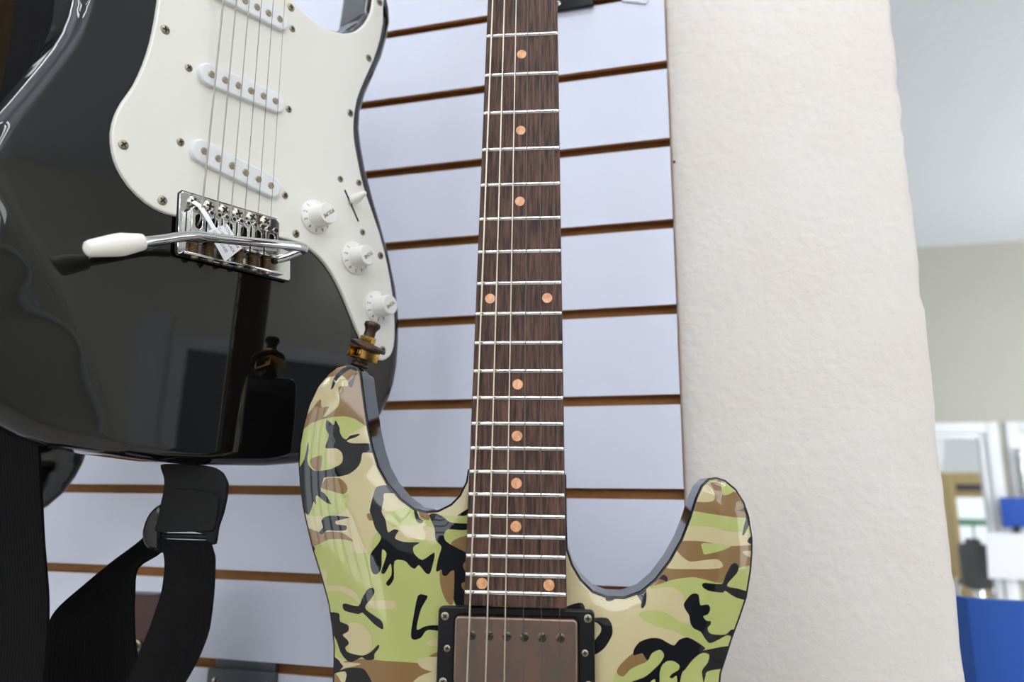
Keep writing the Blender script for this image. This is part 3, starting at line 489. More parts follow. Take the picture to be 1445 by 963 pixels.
(3,[[41.9,-499.9],[51.2,-499.3],[54.2,-502.9],[54.3,-508.0],[50.2,-514.7],[44.8,-518.5],[40.2,-518.2],[44.5,-511.2],[47.6,-507.4],[48.1,-504.1],[45.0,-501.7],[41.9,-502.5]]),
(2,[[56.5,-527.3],[62.3,-521.4],[66.1,-522.0],[60.3,-529.3]])]
random.seed(11)
for k in range(64):        # the print goes on over the lower bout
    cx,cz=random.uniform(-140,145),random.uniform(-800,-570); r=random.uniform(14,34); a0=random.uniform(0,3); st=random.uniform(.35,.7)
    PATCH.append((random.choice((1,1,2,3,0)),[(cx+r*random.uniform(.6,1.2)*math.cos(a),cz+r*st*random.uniform(.6,1.2)*math.sin(a+a0*.2)) for a in [2*math.pi*q/9 for q in range(9)]]))
def camo_depth(P,d):
    P=np.asarray(P); w=46.; t=np.clip(1-d/w,0,1); nk=np.clip((np.abs(P[:,0])-30)/25,0,1)*1.0
    low_=np.clip((-P[:,1]-440)/30,0,1); k=np.maximum(nk,low_)
    e=np.clip(1-d/1.6,0,1)
    return 9+k*5.0*t**2+1.2*(1-np.sqrt(np.maximum(0,1-e*e)))
camo_body=guitar_body('body',outline,49,camo_depth,(.6,1.3,2.3,6),4.5,[M['camo_t'],M['camo_g'],M['camo_b'],M['camo_k'],M['blackside']],4,PATCH,band=1.3,parent=cg,label='camouflage printed body with black edges')
hw=lambda z: (43+14*(-z)/485.8)/2
def taper(z0,z1,ex): return [(-hw(z0)-ex,z0),(-hw(z1)-ex,z1),(hw(z1)+ex,z1),(hw(z0)+ex,z0)]
fb=MB().slab(taper(0,-493,.3),0,6.2,.4).out('fretboard',M['rosewood'],cg)
for n in range(1,25):
    z=fret(n); w=hw(z); P=[(-1.2,0),(-.95,-.62),(-.4,-1.0),(.4,-1.0),(.95,-.62),(1.2,0)]; V=[];F=[]
    for x,s_ in ((-w,.35),(-w+1.3,1),(w-1.3,1),(w,.35)): V+=[(x,.05+yy*s_,z+zz) for zz,yy in P]
    for j in range(3): F+=[(j*6+k,j*6+k+1,j*6+7+k,j*6+6+k) for k in range(5)]
    F+=[tuple(range(6)),tuple(18+k for k in range(6))]
    MB().add(V,F).out('fret',M['fret'],fb)
for n in (3,5,7,9,12,15,17,19,21,24):
    z=(fret(n)+fret(n-1))/2
    for x in ((-17.6,17.4) if n==12 else (-18.9,19) if n==24 else (0,)):
        MB().lathe([(3.1,-.5),(3.1,.04),(0.01,.05)],(x,0,z),n=20).out('inlay_dot',M['dot'],fb)
V=[];F=[]                                                 # neck: round back, runs into the pocket
for z in (2,-100,-250,-380,-470):
    w=hw(z)-.3; V+=[(w*math.cos(a),6.2+(19 if z>-390 else 30)*math.sin(a)**.8 if math.sin(a)>0 else 6.2,z) for a in [math.pi*k/10 for k in range(11)]]
for j in range(4): F+=[(j*11+k,j*11+k+1,j*11+12+k,j*11+11+k) for k in range(10)]+[(j*11,j*11+11,j*11+21,j*11+10)]
F+=[tuple(range(11)),tuple(44+k for k in range(11))]
MB().add(V,F).out('neck',M['darkneck'],cg)
def headstock(parent,mt_,z=0,flip=1):
    MB().slab(smooth_loop([(-22,0),(-24,-0.1),(-30,30),(-33,70),(-36,110),(-40,150),(-34,182),(-8,190),(14,172),(24,120),(24,60),(22,20),(22,0)],3,.3),3,17,1.5).xf(Matrix.Translation((0,0,z))).out('headstock',mt_,parent)
    for k in range(6):
        zz=z+38+k*23; x=-18-k*2.2
        tn=MB().lathe([(4.5,0),(4.5,2),(3,2.4),(3,14),(2.5,15)],(x,3,zz),n=12).out('tuner',M['chrome'],parent)
        MB().box((x-32,10,zz-6),(x-14,16,zz+6),2).out('tuner_button',M['chrome'],tn)
headstock(cg,M['black'])
MB().box((-21.5,-1.5,0),(21.5,6,4),.5).out('nut',M['wplastic'],cg)
RAD=(.60,.50,.40,.22,.17,.13)
for k in range(6):
    e=lambda z: (18.2+.0137*(-z))*(k-2.5)/2.5
    MB().tube([(e(z)-.0*z,-1.8-1.6*(-z)/647,z) for z in (40,0,-120,-240,-360,-480,-560,-648,-662)],RAD[k],8).out('string',M['string'] if k<3 else M['plain'],cg,label='wound bass string' if k<3 else None)
# neck pickup: black ring, aged metal cover, six slotted pole screws
def humbucker(zc,label):
    p=MB().slab(rrect(-44.2,zc-22.5,44.4,zc+22.5,2.5),4.6,10,.8,[rrect(-34.6,zc-18.6,35.4,zc+18.6,3)]).out('pickup_ring',M['blackplastic'],cg,label=label)
    MB().slab(rrect(-34.2,zc-18.2,35,zc+18.2,2.6),1.6,9,1.2).out('pickup_cover',M['agedcover'],p,label='aged bronze metal cover')
    sm=screw_mesh('pole_screw',2.6,.5,'-',M['polemetal'])
    for k,(x,rot) in enumerate(((-24.4,40),(-14.5,-45),(-4.5,0),(5.4,50),(15.3,-45),(25.4,88))): put('pole_screw',sm,p,x,zc+8.2,1.75,rot)
    rm=screw_mesh('ring_screw',2.3,.7); r2=screw_mesh('height_screw',1.9,.6)
    for x in (-40.3,40.7):
        for z in (17.4,-17.4): put('ring_screw',rm,p,x,zc+z+(1 if x>0 else 0),4.7,random.uniform(0,90))
        put('height_screw',r2,p,x*.957,zc+.2,4.7,random.uniform(0,90))
humbucker(-517.2,'black neck pickup surround'); humbucker(-612,'black bridge pickup surround')
MB().box((-42,2,-672),(42,10,-636),2).out('bridge',M['chrome'],cg)
for k in range(6): x=27*(k-2.5)/2.5; MB().box((x-4.8,-3,-664),(x+4.8,3,-645),1).out('saddle',M['chrome'],cg)
for x,z in ((95,-690),(70,-735)): MB().lathe([(9,0),(9,3),(8,14),(7,15.5),(.1,15.5)],(x,9.5,z)).out('control_knob',M['blackplastic'],cg)
# strap lock on the upper horn
A0=Vector((-107.2,29,-354)); AX=Vector((8.3,0,30.8)).normalized(); lk=thing('strap_lock','',''); lk.parent=cg
for p in ('label','category'): 
    if p in lk: del lk[p]
P=lambda h: tuple(A0+AX*h)
MB().lathe([(3,-3),(3,2),(5.4,2.4),(5.8,3.2),(5.4,3.8),(5.4,4.4),(5.8,5.2),(5.4,5.9),(4,6.2),(4,8)],A0,AX,20).out('screw_base',M['bronze'],lk,label='dark ribbed base')
SX=AX.cross(Vector((0,1,0))).normalized(); MT=Matrix((-SX,Vector((0,1,0)),AX)).transposed().to_4x4()
MT=MT@Matrix.Rotation(math.radians(-38),4,'Z'); MT.translation=A0
mb=MB()
mb.box((-8,-7,7.4),(8,7,8.6),.3).box((-8,-7,14),(8,7,15.2),.3).box((7,-7,7.4),(8.2,7,15.2),.3).box((-8,5.8,7.4),(8,7,15.2),.3).box((-8.2,-7,7.4),(-7,7,15.2),.3)
mb.xf(MT).out('u_bracket',M['brass'],lk,label='brass box bracket with an open side')
MB().lathe([(3,7),(3,10),(4.4,10.4),(4.4,13),(3,13.4),(3,15)],A0,AX,16).out('inner_button',M['brass'],lk)
MB().lathe([(8,15.2),(11.6,15.6),(12.2,16.6),(12,17.8),(8,18.8),(6,19)],A0,(AX+Vector((.14,-.1,0))).normalized(),28).out('washer',M['bronze'],lk,label='dark round washer')
MB().lathe([(5.2,18.6),(5.4,19),(5.4,22.6),(5,23)],A0,AX,8).out('hex_nut',M['brass'],lk)
MB().lathe([(3.8,22.8),(3.6,27),(4.2,28.6),(5.3,30),(5.4,31.2),(5,32.6),(3,33.4),(.1,33.6)],A0,AX,20).out('lock_pin',M['bronze'],lk,label='dark flared pin end')

# ---------------- black guitar with white pickguard (origin at the bridge, z runs up)
sg=thing('electric_guitar','glossy black electric guitar with white pickguard and chrome tremolo arm','guitar',STRAT)
so=((39.5,182.5),(50.5,177.7),(63.5,178.3),(77.6,182.3),(89.3,190.6),(97.5,200.7),(103.9,212.6),(105.6,226.4),(107.0,243.1),(111.9,253.2),(118.5,250.6),(122.9,240.9),(127.8,227.1),(129.1,216.4),(126.9,200.1),(122.2,181.1),(114.4,160.9),(106.9,141.4),(102.6,123.8),(102.5,110.0),(105.3,97.1),(110.5,80.1),(119.0,60.1),(128.1,41.2),(138.2,18.4),(147.3,-7.0),(151.8,-29.6),(152.9,-50.7),(151.9,-71.8),(149.1,-86.5),(144.2,-99.0),(136.7,-111.6),(125.7,-122.5),(109.4,-133.5),(88.8,-141.5),(65.3,-147.4),(40.0,-149.0),(-1.1,-148.5),(-28.6,-146.8),(-61.5,-142.6),(-83.7,-138.2),(-97.2,-133.3),(-114.7,-123.0),(-129.7,-109.6),(-140.4,-89.0),(-146.1,-64.6),(-146.1,-38.0),(-141.2,-7.4),(-135.8,10.8),(-131.1,25.0),(-124.4,39.3),(-119.0,51.7),(-113.6,64.1),(-108.8,75.8),(-105.1,87.3),(-102.9,98.3),(-101.9,107.8),(-102.0,121.0),(-104.5,139.7),(-110.6,163.1),(-120.0,190.4),(-128.7,218.9),(-130.9,246.0),(-125.6,271.7),(-112.8,286.2),(-96.0,289.1),(-80.1,280.0),(-66.1,259.0),(-54.9,232.2),(-43.7,208.5),(-33.6,194.5),(-26.2,188.1),(25.6,190.5))
CL=((-216.2,97.5),(-156.8,29.3),(-126.1,-5.7),(-111.7,-27.5),(-96.5,-46.6),(-84.0,-67.4),(-70.7,-88.9),(-59.3,-114.7),(-52.2,-136.2),(-47.0,-160.9))
def strat_depth(P,d):
    P=np.asarray(P); r=9.; q=np.clip(1-d/r,0,1); base=r*(1-np.sqrt(np.maximum(0,1-q*q)))
    A=np.array(CL[:-1],float);B=np.array(CL[1:],float); t=np.full(len(P),-1e9); best=np.full(len(P),1e9)
    for a,b_ in zip(A,B):
        ab=b_-a; u=np.clip(((P-a)@ab)/(ab@ab),0,1); dist=np.linalg.norm(P-a-u[:,None]*ab,axis=1); s_=(ab[0]*(P[:,1]-a[1])-ab[1]*(P[:,0]-a[0])); k=dist<best
        best=np.where(k,dist,best); t=np.where(k,np.where(s_<0,dist,-dist),t)
    t=np.maximum(0,t); return base+.38*t*t/(t+4.5)
CP=smooth_path([(a,b_) for a,b_ in CL],10); CT=np.gradient(np.array(CP),axis=0); CT/=np.linalg.norm(CT,axis=1)[:,None]; CNn=np.c_[CT[:,1],-CT[:,0]]
CL=[tuple(p) for p in CP]
guitar_body('body',so,45,strat_depth,(.15,.6,1.4,2.6,4.2,6.2,8.8),6,[M['black']],0,parent=sg,back_r=9,extra=[np.array(CP)+CNn*o_ for o_ in (-3,-1,0,.7,1.5,2.5,4,6,9,13)])
pgo=((23.2,188.2),(29.5,180.8),(37.9,175.7),(49.8,172.9),(62.6,173.3),(76.6,177.3),(88.3,185.3),(97.3,196.8),(103.3,210.4),(104.9,223.6),(106.6,237.0),(110.6,242.1),(114.7,237.4),(115.7,227.7),(115.2,219.7),(115.9,207.2),(113.1,189.2),(107.9,170.4),(99.6,148.9),(93.4,130.6),(91.0,112.5),(91.8,99.4),(95.0,87.2),(101.0,69.3),(107.1,56.1),(121.9,29.9),(131.9,5.6),(138.1,-16.0),(141.0,-34.5),(142.0,-46.6),(141.4,-57.0),(138.1,-64.8),(131.0,-69.2),(122.5,-67.6),(111.6,-59.2),(102.9,-47.9),(93.0,-31.8),(83.4,-17.8),(72.0,-6.2),(59.3,1.1),(49.2,3.5),(37.7,3.3),(17.3,2.5),(-18.6,0.2),(-39.5,-1.8),(-46.5,-1.7),(-56.4,1.1),(-66.4,7.8),(-73.6,16.6),(-77.2,25.1),(-78.9,35.7),(-77.8,46.1),(-74.9,55.8),(-69.6,68.4),(-65.5,83.6),(-62.9,98.5),(-61.5,114.5),(-61.0,127.2),(-60.8,142.3),(-59.9,161.4),(-58.1,178.6),(-50.7,192.4),(-37.8,198.8),(-28.6,193.5),(-23.1,186.0))
pg=MB().slab(resample(smooth_loop(pgo,2,.45),3),-2.5,.2,1.3).out('pickguard',M['pearl'],sg,label='white pickguard')
sm=screw_mesh('screw',2.9,.9)
for x,z in ((-55.5,110.5),(-72.1,30.5),(-47.5,4.9),(29.3,172.5),(110.6,222.3),(102.2,168.9),(86.7,116.0),(45.3,9.2),(123.2,12.2),(129.4,-61.3)): put('screw',sm,pg,x,z,-2.5,random.uniform(0,90))
ss=screw_mesh('switch_screw',2.5,.9)
for x,z in ((98.4,63.9),(80.7,60.9),(104.2,26.1)): put('switch_screw',ss,pg,x,z,-2.5,random.uniform(0,90))
X0=-2.5
def single_coil(bass,treble):
    xs=(bass[0],treble[0]); zb,zt=bass[1],treble[1]; cz=(zb+zt)/2; ang=math.atan2(zt-zb,xs[1]-xs[0]); cx=(xs[0]+xs[1])/2; q=math.hypot(xs[1]-xs[0],zt-zb)/51.5
    p=MB().slab(stadium(cx,cz,69*q,16.2*q,ang,8),-6,-2.2,1.2).out('pickup',M['cover'],sg,label='white single-coil pickup cover')
    pm=MB().lathe([(2.3,-1),(2.3,.5),(2,.75),(.05,.8)],n=16).me('pole_piece',M['pole'])
    for k in range(6): t=k/5; put('pole_piece',pm,p,xs[0]+(xs[1]-xs[0])*t,zb+(zt-zb)*t,-5.9)
    for s_ in (-1,1): put('pickup_screw',ss,p,cx+s_*40.2*q*math.cos(ang),cz+s_*40.2*q*math.sin(ang),-2.5,random.uniform(0,90))
single_coil(*((-26.2,93.9),(20.1,95.9))); single_coil(*((-26.6,42.4),(21.2,35.7))); single_coil(*((-25.5,154.5),(19.0,156.5)))
# tremolo bridge
br=MB().slab([(-41.2,6),(-39,8.3),(33,7.4),(35.6,5),(36.2,-14),(46.5,-15),(47.5,-36),(46,-37.5),(-39.5,-35),(-40.5,-33)],-4.2,-2.4,.5).out('bridge',M['chrome'],sg,label='chrome tremolo bridge plate')
BRIDGE=Matrix.Translation((-.00101,0,.00749))@Matrix.Rotation(math.radians(-1.39),4,'Y')@Matrix.Scale(.898,4)
br.matrix_local=BRIDGE
MB().slab(offs(ccw([(-41.2,6),(-39,8.3),(33,7.4),(35.6,5),(36.2,-14),(46.5,-15),(47.5,-36),(46,-37.5),(-39.5,-35),(-40.5,-33)]),-.9),-2.9,-2.3).out('plate_gap',M['slot'],br,label='thin dark gap around the plate')
bsm=screw_mesh('bridge_screw',4.3,2.0,'x',M['bscrew'])
for k,x in enumerate((-31.6,-20.5,-9.3,1.4,12.3,23.9)): put('bridge_screw',bsm,br,x,2.4+.15*k,-4.2,random.uniform(0,90))
bar=MB().box((-38.5,-9.5,-35.3),(38,-3,-33.6),.4).out('bridge_lip',M['chrome'],br)
gr=MB().lathe([(2.15,-1),(2.15,2.6),(1.9,2.9),(1.35,2.9),(1.3,1.8),(.05,1.8)],n=12).me('grub_screw',[M['chrome']])
gd=MB().lathe([(1.3,1.85),(1.3,2.6),(.05,2.65)],n=10).me('grub_socket',[M['slot']])
hm=screw_mesh('intonation_screw',2.6,1.8,'x',M['steel'])
for k in range(6):
    x=-30.6+k*11.15
    mb=MB().slab(rrect(x-5.1,-22.8,x+5.1,-4.2,1.2),-11.2,-9.4,.5,[stadium(x,-12.2,9.6,4.6,math.pi/2,6)])
    mb.box((x-5.1,-10,-22.8),(x-3.7,-5,-5)).box((x+3.7,-10,-22.8),(x+5.1,-5,-5)).box((x-5.1,-11,-24.2),(x+5.1,-5,-22.6),.3)
    sd=mb.out('saddle',M['chrome'],br)
    MB().box((x-3.6,-6.5,-20),(x+3.6,-4.4,-5)).out('saddle_recess',M['slot'],sd)
    for s_ in (-1,1):
        put('grub_screw',gr,sd,x+s_*2.8,-4.2,-9.2); put('grub_socket',gd,sd,x+s_*2.8,-4.2,-9.25)
    MB().tube([(x+2.3*math.cos(a),-7+2.3*math.sin(a),-24.2-9.2*a/(2*math.pi*7)) for a in [2*math.pi*q/10 for q in range(71)]],.5,5).out('spring',M['spring'],br)
    o=put('intonation_screw',hm,br,x+1,-35.4,-6); o.rotation_euler=(math.radians(90),0,0)
SA=((-27.5,6.1),(-18.1,6.5),(-8.7,6.8),(0.7,7.2),(10.1,7.5),(19.5,7.9)); SB=((-24.6,154.8),(-15.9,155.2),(-7.1,155.6),(1.7,156.0),(10.5,156.4),(19.3,156.8))
for k in range(6):
    (xa,za),(xb,zb)=SA[k],SB[k]; f_=lambda z: xa+(xb-xa)*(z-za)/(zb-za)
    MB().tube([(f_(-4),-7.6,-6),(f_(-3),-10.7,-3)]+[(f_(z),-11+.006*z,z) for z in (7,160,320,480,640,680)],(.58,.45,.35,.23,.2,.15)[k],8).out('string',M['plain'] if k>2 else M['dullstring'],sg)
# tremolo arm: leaves the block, turns back over the saddles
arm=((30.5,-5.4,-13.1),(34.8,-10.0,-11.0),(39.2,-15.4,-8.1),(40.3,-18.1,-6.8),(39.6,-20.4,-6.1),(36.3,-21.8,-6.3),(25.4,-22.9,-7.7),(-1.6,-25.2,-12.7),(-24.0,-26.8,-16.7),(-37.4,-27.7,-18.7),(-48.1,-29.0,-22.4),(-58.8,-31.1,-27.2),(-70.7,-33.6,-32.0),(-76.6,-33.7,-34.4))
tr=MB().tube(smooth_path(arm,4),2.85,14).out('tremolo_arm',M['chrome'],sg,label='chrome tremolo arm')
T0,T1=[Vector(p) for p in ((-70.0,-33.6,-31.7),(-97.6,-33.9,-42.5))]; ax=T1-T0; L=ax.length
MB().lathe([(.1,0),(4.2,.2),(4.5,1.2),(6,L*.38),(5.9,L*.48),(5.1,L*.7),(4.35,L*.9),(3.6,L*.97),(2.2,L*1.0),(.1,L*1.015)],T0,ax,24).out('arm_tip',M['tip'],tr,label='cream plastic tip')
# knobs and switch
def knob(p,word):
    k_=MB().lathe([(13.4,0),(13.4,1.5),(12.9,2.1),(9.4,3.5),(9.0,3.9),(8.8,5),(8.3,16),(7.7,16.9),(.1,17.2)],(0,0,0),n=44).out('control_knob',M['wplastic'],sg,label='white knob marked '+word)
    k_.location=(p[0]/1000,-.0024,p[1]/1000); k_.scale=(.91,.91,.91)
    text('lettering',word,4.3,M['goldink'],k_,face_frame(0,0,17.25,221),sx=.72 if len(word)>4 else .85)
    for n in range(1,11):
        a=math.radians(110+32*n); r=11; N=Vector((math.cos(a)*.371,-.9285,math.sin(a)*.371)); X=Vector((-math.sin(a),0,math.cos(a)))*-1; Y=N.cross(X)
        mt=Matrix((X,Y,N)).transposed().to_4x4(); mt.translation=Vector((r*math.cos(a),-2.92,r*math.sin(a)))
        text('numeral',str(n),4.1,M['goldink'],k_,mt)
for p,w_ in zip(((60.2,25.5),(97.6,4.2),(121.5,-28.9)),('VOLUME','TONE','TONE')): knob(p,w_)
S0,S1,S2=((85.5,53.7),(99.6,33.6),(91.5,47.0))
sl=MB().slab(stadium((S0[0]+S1[0])/2,(S0[1]+S1[1])/2,25.5,1.5,math.atan2(S1[1]-S0[1],S1[0]-S0[0])),-2.62,-2.5).out('switch_slot',M['slot'],sg)
MB().lathe([(2.9,0),(3.8,1),(4,4),(3.1,8.2),(1.8,12.3),(1.3,13.3),(.1,13.7)],(S2[0],-4,S2[1]),(.16,-1,.36),20).out('switch_tip',M['wplastic'],sl,label='white pointed selector tip')
MB().box((S2[0]-1.5,-5,S2[1]-2.5),(S2[0]+1.3,-2,S2[1]+2),.3).out('switch_lever',M['steel'],sl)
def strat_neck(parent,fbm):
    MB().slab([(X0-27,187),(X0-21,648),(X0+21,648),(X0+27,187)],-9,-3,.6).out('fretboard',fbm,parent)
    V=[];F=[]
    for z,w,dp in ((183,25.6,18),(215,25.6,18),(250,25.4,18),(400,23.5,16),(648,20.5,15)): V+=[(X0+w*math.cos(a),-3+dp*abs(math.sin(a))**.8,z) for a in [math.pi*k/10 for k in range(11)]]
    for j in range(4): F+=[(j*11+k,j*11+k+1,j*11+12+k,j*11+11+k) for k in range(10)]+[(j*11,j*11+11,j*11+21,j*11+10)]
    F+=[tuple(range(11)),tuple(44+k for k in range(11))]; MB().add(V,F).out('neck',M['maple'],parent)
    headstock(parent,M['maple'],648)
V=None
strat_neck(sg,M['rosewood'])
MB().lathe([(3,-3),(5.5,0),(5,1),(4,2.5),(5.6,4.5),(6.2,6.5),(5.4,7.4),(.1,7.6)],(-2.9,22,-147.3),(0,0,-1),18).out('strap_button',M['chrome'],sg,label='chrome strap button under the body')
MB().lathe([(3,-2),(3.4,3),(6,7),(5.4,8),(.1,8.2)],(-115,20,285),(-.25,0,1),16).out('strap_button',M['chrome'],sg)

# ---------------- the dark guitar further along the wall, behind the black one
BL=pose((-270.770-290,-221.525,-297.141-60),RS)
bg=thing('electric_guitar','plain dark guitar mostly hidden behind the hanging black strap','guitar',BL)
ia=min(range(len(so)),key=lambda i:abs(so[i][0]-100)+abs(so[i][1]-84)); ib=min(range(len(so)),key=lambda i:abs(so[i][0]+103)+abs(so[i][1]-112))
o3=list(so[ia:ib+1])+[(-106,140),(-116,185),(-126,240),(-124,290),(-104,325),(-70,343),(-26,348),(26,348),(70,343),(101,325),(118,290),(121,240),(113,185),(103,140),(98,110)]
guitar_body('body',o3,45,lambda P,d:5*(1-np.sqrt(np.maximum(0,1-np.clip(1-d/5.,0,1)**2))),(.4,1.2,2.6,4.8),14,[M['black']],0,parent=bg)
MB().slab([(X0-25,250),(X0-21,648),(X0+21,648),(X0+25,250)],-9,16,4).out('neck',M['black'],bg); headstock(bg,M['black'],648)
MB().box((X0-40,-9,-34),(X0+40,-2,6),1).out('bridge',M['chrome'],bg)

# ---------------- maroon guitar on the lower row: only its headstock shows
mg=thing('electric_guitar','guitar with a dark maroon headstock seen through the strap loop','guitar',pose((-428,-95,-646),((1,0,0),(0,1,0),(0,0,1))))
hs=MB().slab(smooth_loop([(-21,0),(-34,35),(-37,70),(-33,97),(-14,103.2),(14,104),(31,104.5),(34.5,96),(36,70),(32,35),(21,0)],4,.4),-2,13,2.5).out('headstock',M['maroon'],mg,label='dark maroon headstock')
for sx in (-1,1):
    for k in range(3):
        tn=MB().lathe([(4.6,0),(4.6,1.2),(3.1,1.8),(3,7),(2.6,8),(.1,8.2)],(sx*11.5,-2,20+23*k),n=18).out('tuner',M['pole'],mg,label='pale metal tuning post')
        MB().box((sx*36,3,16+24*k),(sx*50,9,28+24*k),2).out('tuner_button',M['chrome'],tn)
MB().slab([(-28,-500),(28,-500),(21.5,0),(-21.5,0)],-4,2,.5).out('fretboard',M['rosewood'],mg)
MB().slab([(-27,-500),(27,-500),(20.5,0),(-20.5,0)],2,20,6).out('neck',M['maroon'],mg)
MB().slab(smooth_loop([(0,-470),(60,-462),(128,-490),(140,-540),(112,-610),(118,-680),(160,-760),(150,-850),(90,-900),(0,-912),(-90,-900),(-150,-850),(-160,-760),(-118,-680),(-112,-610),(-140,-540),(-128,-490),(-60,-462)],4),3,48,5).out('body',M['maroon'],mg)

# ---------------- wall hangers
def hanger(label,x,ztop,w,h,ylen,zarm,m_,mg_='wall hangers',plate_z=None):
    t=thing('guitar_hanger',label,'hanger',Matrix.Translation(W((x,0,ztop))),'guitar wall hangers')
    MB().box((-w/2,-6,-h),(w/2,-.3,0),1.2).out('back_plate',m_,t)
    MB().box((-w/2+4,-.5,-1.5),(w/2-4,4.2,7),.5).out('groove_lip',m_,t)
    for sx in (-1,1): put('plate_screw',screw_mesh('plate_screw',3.2,1.2,'x',M['chrome']),t,sx*(w/2-9) ,-10,-6)
    MB().tube([(0,-5,zarm),(0,-ylen+26,zarm)],6,12).out('arm',m_,t)
    MB().tube(smooth_path([(-30,-ylen-14,zarm+4),(-31,-ylen+8,zarm+2),(-24,-ylen+24,zarm),(0,-ylen+27,zarm),(24,-ylen+24,zarm),(31,-ylen+8,zarm+2),(30,-ylen-14,zarm+4)],5),5.5,12).out('yoke',M['blackplastic'],t)
    return t
hanger('grey metal wall hanger hooked in the lowest visible groove',-384,-617,68,86,140,-32,M['grey'])
hp=thing('guitar_hanger','black wall hanger plate behind the top of the camouflage guitar neck','hanger',Matrix.Translation(W((-108,0,20))),'guitar wall hangers')
MB().box((-43,-5.5,-30.5),(43,-.3,60),1).out('back_plate',M['blackplastic'],hp)
for x,z in ((9,-24),(-34,-24),(34,52),(-34,52)): put('plate_screw',screw_mesh('plate_screw',3,1,'x',M['chrome']),hp,x,z,-5.5)
MB().tube([(20,-5,0),(20,-150,0)],6,12).out('arm',M['blackplastic'],hp)
MB().tube(smooth_path([(-22,-212,2),(-23,-188,0),(-13,-156,0),(20,-146,0),(53,-156,0),(63,-188,0),(62,-205,2)],5),5.5,12).out('yoke',M['blackplastic'],hp)
for T_,lab in ((STRAT,'black wall hanger above the black guitar, out of the frame'),(BL,'black wall hanger above the dark guitar, out of the frame')):
    p=T_@Vector((X0/1000,.004,.648)); q=(p.x*1000,p.y*1000,p.z*1000-Z0)
    t=thing('guitar_hanger',lab,'hanger',Matrix.Translation(W((q[0],0,q[2]+20))),'guitar wall hangers')
    MB().box((-40,-6,-60),(40,-.3,40),1).out('back_plate',M['blackplastic'],t)
    MB().tube([(0,-5,-20),(0,q[1]+30,-20)],6).out('arm',M['blackplastic'],t)
    a=math.atan2(RS[1][0],RS[0][0]); rot=Matrix.Rotation(a,4,'Z')
    MB().tube(smooth_path([tuple(rot@Vector(v)+Vector((0,q[1],-24))) for v in ((-36,-24,4),(-38,4,2),(-30,26,0),(0,31,0),(30,26,0),(38,4,2),(36,-24,4))],4),5,10).out('yoke',M['blackplastic'],t)

# ---------------- the strap of the black guitar
LY=-213.
stp=thing('guitar_strap','black webbing strap with leather end looping below the black guitar','strap',None)
band=ribbon('webbing',[[[-366.0,-332.0,14.8],[-327.4,-332.0,-0.2]],[[-425.7,-292.0,30.7],[-379.9,-292.0,17.1]],[[-457.4,-262.0,-13.5],[-395.9,-262.0,-28.7]],[[-448.1,-250.0,-118.3],[-387.6,-250.0,-129.4]],[[-448.8,-248.0,-192.4],[-388.6,-248.0,-200.9]],[[-446.8,-248.0,-279.2],[-387.1,-248.0,-284.7]],[[-446.8,-250.0,-353.0],[-386.3,-250.0,-356.2]],[[-442.0,-252.0,-404.2],[-378.4,-252.0,-405.7]],[[-435.8,-252.0,-422.0],[-372.1,-252.0,-422.9]],[[-429.8,-252.0,-439.5],[-367.0,-252.0,-439.7]],[[-423.2,-252.0,-464.9],[-361.0,-252.0,-464.3]],[[-415.7,-252.0,-489.6],[-355.3,-252.0,-488.1]],[[-411.2,-252.0,-505.6],[-351.0,-252.0,-503.6]],[[-406.2,-252.0,-521.3],[-346.9,-252.0,-518.7]],[[-403.0,-252.0,-536.7],[-344.2,-252.0,-533.7]],[[-400.8,-252.0,-551.9],[-342.6,-252.0,-548.4]],[[-399.4,-252.0,-568.0],[-341.8,-252.0,-564.0]],[[-397.3,-252.0,-585.2],[-340.3,-252.0,-580.7]],[[-393.9,-252.0,-610.2],[-338.3,-252.0,-605.0]]],1.8,M['web'],stp,label='long webbing band hanging down')
ribbon('webbing',[[[-327.7,-200.0,-482.9],[-320.4,-200.0,-489.7]],[[-332.6,-201.5,-492.5],[-317.1,-201.5,-497.6]],[[-354.2,-203.0,-508.5],[-332.2,-203.0,-508.2]],[[-371.4,-204.5,-521.9],[-331.2,-204.5,-524.9]],[[-386.7,-206.0,-536.0],[-328.0,-206.0,-538.5]],[[-389.7,-207.5,-547.7],[-324.4,-207.5,-550.3]],[[-387.3,-209.0,-568.0],[-319.2,-209.0,-563.6]],[[-383.1,-210.5,-591.6],[-315.7,-210.5,-586.4]],[[-376.4,-212.0,-614.2],[-313.7,-212.0,-608.6]]],1.8,M['web'],stp,sag=4,label='webbing tail slanting from the buckle')
ribbon('webbing',[[[-309.2,-215.0,-489.3],[-271.3,-215.0,-489.6]],[[-301.4,-218.6,-495.5],[-266.2,-218.6,-493.7]],[[-295.9,-222.1,-503.1],[-262.1,-222.1,-498.8]],[[-292.7,-225.7,-512.1],[-258.3,-225.7,-513.1]],[[-290.7,-229.2,-519.8],[-255.7,-229.2,-521.7]],[[-292.6,-232.8,-536.5],[-254.2,-232.8,-535.9]],[[-294.1,-236.3,-547.9],[-255.9,-236.3,-548.1]],[[-295.4,-239.9,-558.9],[-259.4,-239.9,-559.4]],[[-301.2,-243.4,-576.4],[-267.2,-243.4,-577.2]],[[-306.3,-247.0,-596.7],[-270.4,-247.0,-596.9]]],1.8,M['web'],stp,sag=-3,label='webbing loop below the leather end')
